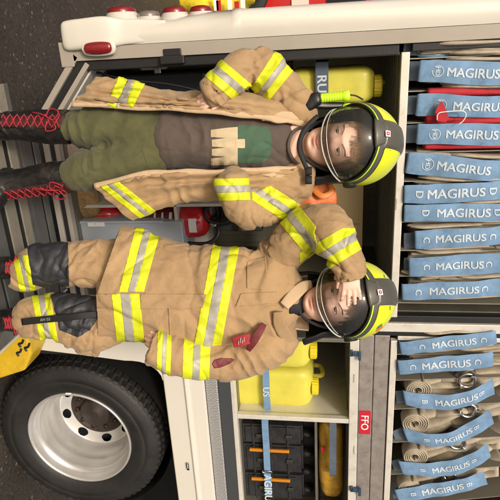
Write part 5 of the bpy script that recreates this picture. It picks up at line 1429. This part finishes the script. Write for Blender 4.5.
# ================================================================== second child: closed coat, saluting hand
D2 = 1.97; k2 = KS(D2)
def B(x,y,o=0): return K(x,y,D2+o)
M2 = frame(-9, 10, -6); hc2 = B(335.5,302,.0); hh2 = B(341,301,.0); s2 = 1.03
def body2(g,T):
    g.loft([(T(0,-.030,-.05),.048,.053),(T(0,-.028,-.10),.046,.048),(B(297,303,.03),.050,.050),(B(288,300,.03),.105,.06),(B(270,298,.03),.115,.07),(B(230,297,.02),.10,.075),(B(190,293,.02),.095,.07),(B(150,288,.02),.09,.075),(B(130,288,.02),.07,.06)],0,28,5)
    g.loft([(B(280,290,.03),.03,.03),(B(278,262,.02),.040,.040),(B(300,240,-.05),.034,.034),(B(322,224,-.10),.032,.032),(B(334,236,-.14),.030,.030),(B(343,254,-.17),.024,.024),(B(349,267,-.188),.019,.016)],0,16,4)
    hand(g, B(350,268,-.19), RT*.93+UP*.06+FH*.05, UP*-1.0, FH, .138, (.30,.14,.12,.16), .24, thumb=True, tc_=(.3,.5))
    g.loft([(B(280,310,.03),.03,.03),(B(278,338,.02),.040,.040),(B(255,350,.0),.036,.036),(B(225,357,.0),.032,.032),(B(190,354,-.05),.028,.028),(B(178,350,-.09),.022,.022),(B(172,348,-.10),.020,.018)],0,16,4)
    hand(g, B(172,348,-.10), UP*-.8+RT*-.3, RT*-1, FH*.6-RT*.6, .145, (.5,.5,.5,.5), .05, tc_=(.6,.3))
    for (a_,b_),f_ in (((100,264),foot(8,268,D2+.02)),((100,322),foot(8,320,D2+.02))):
        g.loft([(B(140,(b_+290)/2,.02),.055,.055),(B(115,b_,.02),.055,.055),(B(75,b_,.0),.045,.045),(B(40,b_,.02),.04,.04),(f_+V((0,0,.06)),.032,.032),(f_+V((0,0,.03)),.03,.03)],0,18,4)
P2,T2 = person('child in fully closed tan coat shading the face with one hand under the helmet', M2, hc2, s2, .1, body2, (B(0,295).x,B(0,295).y,.602), ('dark_brown',(.10,.058,.032)), -1.0)
# trousers
g = G()
g.loft([(B(140,288,.02),.11,.10),(B(120,288,.02),.115,.10),(B(108,288,.02),.09,.09)],0,30,5)
g.loft([(B(125,268,.02),.085,.09),(B(98,262,.0),.092,.098),(B(72,263,-.02),.086,.09),(B(48,265,-.02),.082,.085),(B(30,272,-.01),.074,.076),(B(20,277,-.005),.062,.064),(B(18,277,-.005),.045,.045)],0,30,7,exp=2.3)
g.loft([(B(125,312,.02),.085,.09),(B(98,325,.0),.112,.105),(B(80,324,-.02),.104,.095),(B(62,318,-.02),.088,.088),(B(42,316,-.015),.080,.080),(B(26,316,-.01),.072,.072),(B(21,316,-.005),.05,.05)],0,30,7,exp=2.3)
t2 = fuse(g,.005,3)
wrinkle(t2,.010,5.5,.002,18,[fold(82,262,D2,1,.15,.032,.010,.09),fold(95,335,D2,.7,.7,.035,.012,.11),fold(80,345,D2,.9,-.4,.03,.009,.08),fold(24,318,D2,1,.2,.03,.008,.07),fold(25,272,D2,1,-.2,.03,.006,.07),fold(105,255,D2,.9,.5,.04,.008,.1)],11)
kn = patches(t2,[([(27,244),(40,240),(68,243),(69,286),(44,287),(33,284)],0),([(51,296),(58,292),(96,297),(98,318),(90,330),(78,337),(60,330)],0)],.003,drange=(D2-.2,D2+.05))
b1 = band(t2,[((14,262),(20,294)),((20,262),(27,294)),((24,262),(31,294)),((30,262),(37,294))],box=(8,50,255,295),drange=(D2-.3,D2+.05))
b2 = band(t2,[((31,294),(40,340)),((38,294),(46,340)),((44,294),(51,340)),((50,294),(58,340))],box=(20,70,293,350),drange=(D2-.3,D2+.2))
trousers2 = put(t2,'trousers',[tan],P2); put(kn,'knee_pad',[knee],trousers2,solid=.002)
for m_ in (b1,b2): put(m_,'reflective_band',[yel,sil],trousers2,solid=.0015)
# black strap with stencilled letters
sp = [(22,322,-.115),(40,320,-.118),(60,318,-.125),(80,316,-.125),(98,314,-.10)]
g = G(); P_ = [B(x,y,o) for x,y,o in sp]; g.loft([(p_,.0125,.003) for p_ in P_],0,12,6,exp=5)
c_ = B(45,319.5,-.1285); ax_ = (B(60,318,-.125)-B(30,321,-.117)).normalized(); vx_ = (RT*-1).normalized()
put_text(g,'AH 03',lambda u,v: c_+ax_*u-RT*v*1.0,.011,1,bold=.0)
g.build('leg_strap',[blackc,mat('faded_stencil',(.30,.30,.29),.8)],trousers2,fixn=False)
for (bx,by) in ((262,268),(318,320)):
    ak = foot(12,by,D2+.0); boot(P2, B(28,by,.0), V((ak.x,ak.y,STEP+.085)), (-FH+RT*(-.05 if by<300 else .12)), .052, seed=by)
# jacket torso
g = G()
g.loft([(B(298,303,.03),.075,.07),(B(290,301,.02),.118,.085),(B(278,299,.01),.165,.105),(B(255,299,.0),.185,.122),(B(220,298,.0),.184,.130),(B(185,294,.0),.190,.134),(B(150,288,.0),.205,.138),(B(118,285,.0),.215,.142),(B(90,284,.0),.218,.142),(B(84,284,.0),.2,.13)],0,60,7,exp=2.4)
tor = fuse(g,.0048,3)
wrinkle(tor,.0105,4.2,.0026,15,[fold(270,262,D2,.8,.7,.055,.006,.12),fold(255,330,D2,.7,-.8,.045,.010,.13),fold(235,340,D2,.9,-.3,.04,.009,.10),fold(170,325,D2,.5,1,.055,.006,.13),fold(190,260,D2,.25,1,.07,.004,.16),fold(130,300,D2,.1,1,.08,.005,.16),fold(250,300,D2,.2,1,.07,.003,.12)],13)
# trim the hem along the photographed line
bm = bmesh.new(); bm.from_mesh(tor); 
n1 = ray(122,222).cross(ray(97,293)).normalized(); n1 = -n1 if n1.dot(ray(200,290))<0 else n1
n2 = ray(97,293).cross(ray(98,348)).normalized(); n2 = -n2 if n2.dot(ray(200,290))<0 else n2
bm2 = bm.copy(); 
def splitc(bm_, nn, side_):
    bmesh.ops.bisect_plane(bm_,geom=bm_.verts[:]+bm_.edges[:]+bm_.faces[:],dist=1e-6,plane_co=CAM,plane_no=nn,clear_inner=True)
ns_ = ray(0,293).cross(ray(400,293)).normalized(); ns_ = -ns_ if ns_.dot(ray(200,200))<0 else ns_
splitc(bm,ns_,0); splitc(bm,n1,0); splitc(bm2,-ns_,0); splitc(bm2,n2,0)
me_ = bpy.data.meshes.new('x'); bm.to_mesh(me_); me2_ = bpy.data.meshes.new('y'); bm2.to_mesh(me2_); bm.free(); bm2.free()
tor = merge([me_,me2_])
b3 = bmesh.new(); b3.from_mesh(tor); bmesh.ops.remove_doubles(b3,verts=b3.verts,dist=1e-5); b3.to_mesh(tor); b3.free()
belly = band(tor,[((213,243),(194,346)),((222,243),(203,346)),((231,243),(212,346)),((240,243),(221,346))])
hemL = band(tor,[((136,226),(119,291.5)),((145,226),(128,291.5)),((152,226),(135,291.5)),((162,226),(144,291.5))],box=(100,180,215,292))
hemR = band(tor,[((111.5,293.5),(117,346)),((120.5,293.5),(126,346)),((130,293.5),(135,346)),((139.5,293.5),(145,346))],box=(100,180,294,360))
flap = patches(tor,[([(96,294),(96,311),(111,310.5),(111,294)],0),([(141,294),(141,309),(203,307.5),(207,294)],0),([(241,293.5),(236,306.5),(272,303),(276,292)],0)],.005,drange=(D2-.3,D2))
pocket = patch(tor,[(247,262),(266,257),(268,276),(262,290),(247,288)],.0045,0,(D2-.3,D2)); seamA = patch(tor,[(164,246),(200,241.5),(200,243.5),(164,248)],.003,0,(D2-.3,D2)); seamB = patch(tor,[(168,300),(170,300),(172,338),(170,338)],.003,0,(D2-.3,D2))
seams = patches(tor,[([(98,292.2),(98,294),(180,293),(180,291.6)],0)],.004,drange=(D2-.3,D2))
# sleeves
g = G(); g.loft([(B(276,278,.03),.06,.07),(B(276,262,.02),.078,.085),(B(290,246,-.03),.080,.086),(B(308,231,-.07),.078,.082),(B(323,226,-.11),.072,.074),(B(332,236,-.15),.066,.066),(B(340,250,-.17),.060,.060),(B(347,264,-.185),.056,.052),(B(350,276,-.19),.055,.048),(B(349,273,-.19),.044,.038),(B(345,264,-.183),.038,.032)],0,36,7)
sU = fuse(g,.0045,3); wrinkle(sU,.010,6,.0024,18,[fold(325,228,D2-.12,.5,-.9,.028,.011,.08),fold(312,240,D2-.1,.5,.9,.03,.008,.06),fold(340,262,D2-.18,.3,.95,.03,.005,.06),fold(285,255,D2,.9,-.4,.045,.006,.1)],17)
g = G(); g.loft([(B(282,322,.03),.05,.07),(B(277,336,.02),.078,.085),(B(258,348,.0),.082,.088),(B(232,357,-.0),.080,.084),(B(208,359,-.03),.074,.076),(B(186,357,-.07),.068,.068),(B(170,352,-.10),.064,.062),(B(155,346,-.115),.062,.060),(B(158,347,-.113),.050,.048),(B(166,350,-.105),.042,.040)],0,36,7)
sD = fuse(g,.0045,3); wrinkle(sD,.010,6,.0022,18,[fold(165,350,D2-.1,.95,.3,.030,.010,.07),fold(225,352,D2,.8,.6,.04,.007,.10),fold(255,345,D2,.7,-.7,.04,.008,.10)],19)
bs = [band(sU,[((279,222),(318,270)),((286,217),(325,265)),((292,212),(331,260)),((299,206),(338,254))],box=(255,330,205,276),drange=(D2-.20,D2+.3),clip=(((324,218),(309,276),(290,240)),)),
      band(sU,[((308,248),(346,226)),((316,256),(352,234)),((321,262),(357,240)),((327,270),(362,249))],box=(300,366,228,276),drange=(D2-.4,D2-.06)),
      band(sD,[((184,330),(182,385)),((194,330),(192,385)),((201,330),(199,385)),((211,330),(209,385))],box=(178,216,325,385)),
      band(sD,[((158,330),(156,385)),((163,330),(161,385)),((167,330),(165,385)),((172,330),(170,385))],box=(150,176,325,385))]
jk = merge([tor,sU,sD]); jk2 = put(jk,'jacket',[tan],P2,solid=.006)
for m_ in [belly,hemL,hemR]+bs: put(m_,'reflective_band',[yel,sil],jk2,solid=.0015)
put(flap,'front_flap',[tan],jk2,solid=.004); put(pocket,'pocket_flap',[tan],jk2,solid=.004); put(seamA,'seam',[tan],jk2,solid=.002); put(seamB,'seam',[tan],jk2,solid=.002)
# collar standing open
g = G()
rw=[]
for j in range(7):
    t=j/6; r=[]
    for i in range(49):
        a_=R_(4)+R_(172)*i/48
        rr_=.080+.010*t; c0_=B(290+ (18*t if math.sin(a_)>-.2 else 14*t),303,.025)
        r.append(c0_+RT*(rr_*1.1*math.cos(a_))+FH*(rr_*.8*math.sin(a_)))
    rw.append(r)
g.grid(rw); crumple(g,.006,18,9); g.build('collar',[tan2],jk2,solid=.006)
g = G(); g.loft([(B(311,284,-.02),.014,.006),(B(303,287,-.05),.020,.007),(B(294,295,-.085),.022,.007),(B(284,306,-.115),.018,.006)],0,16,6,exp=4); g.build('collar_wing',[tan2],jk2,fixn=False)
g = G(); g.loft([(B(296,344,-.0),.016,.006),(B(288,338,-.05),.022,.007),(B(280,325,-.10),.022,.007),(B(278,312,-.125),.016,.006)],0,16,6,exp=4); g.build('collar_wing',[tan],jk2,fixn=False)
g = G(); g.loft([(B(302,300,-.02),.04,.03),(B(294,303,-.03),.05,.03),(B(286,306,-.06),.03,.02)],0,20,4); g.build('neck_scarf',[blackc],P2,fixn=False)
# red leather glove tongue and badges
g = G(); g.loft([(B(264,324,-.125),.010,.003),(B(259,332,-.140),.014,.003),(B(253,342,-.140),.014,.003),(B(248,350,-.128),.010,.003)],0,12,6,exp=5); g.build('chest_strap',[badge],jk2,fixn=False)
g = G(); q0,q1 = B(233,343,-.136),B(251,338,-.138)
g.loft([(q0,.017,.0025),(q0.lerp(q1,.5)-FH*.004,.019,.0025),(q1,.017,.0025)],0,16,6,exp=7)
cc_ = q0.lerp(q1,.5)-FH*.0115; ud=(q1-q0).normalized()
for k_,(du,dv,ln_) in enumerate(((-.010,.003,.014),(-.003,-.003,.018),(.004,.003,.012),(.010,-.002,.016))):
    c3=cc_+ud*du+RT*dv; g.add([c3-RT*ln_*.5-ud*.0012,c3+RT*ln_*.5-ud*.0012,c3+RT*ln_*.5+ud*.0012,c3-RT*ln_*.5+ud*.0012],[(0,1,2,3)],1)
g.build('chest_badge',[badgered,mat('worn_white_thread',(.45,.42,.38),.8)],jk2,fixn=False)
rp2 = patches(sD,[([(212,364),(214,360),(222,358),(232,358.5),(235,360),(231,363),(221,367),(214,368)],0)],.003,drange=(D2-.3,D2)); put(rp2,'sleeve_badge',[badge],jk2,solid=.002)
rp3 = patches(t2,[([(104,338),(107,334),(124,336),(124,343),(106,346)],0)],.003,drange=(D2-.3,D2)); put(rp3,'leg_badge',[badge],trousers2,solid=.002)
H2 = helmet(P2,hh2,M2,.97); T2 = lambda x,y,z: hh2+M2@V((x,y,z))*.97
# flag patch on the helmet side
def hp(az,el,k=1.022):
    x=.140*math.sin(el)*math.sin(az); yy=math.sin(el)*math.cos(az); return T2(x*k,-.008+.170*yy*k,.052+.140*math.cos(el)*k)
g=G()
for k_,(a0,a1) in enumerate(((R_(62),R_(68)),(R_(68),R_(74)),(R_(74),R_(80)))):
    g.grid([[hp(a0+(a1-a0)*i/4,R_(56)+R_(12)*j/5) for i in range(5)] for j in range(6)],k_)
g.build('flag_patch',[mat('flag_green',(.02,.22,.12),.5),mat('flag_orange',(.75,.20,.02),.5),mat('flag_orange',(0,0,0))],H2)
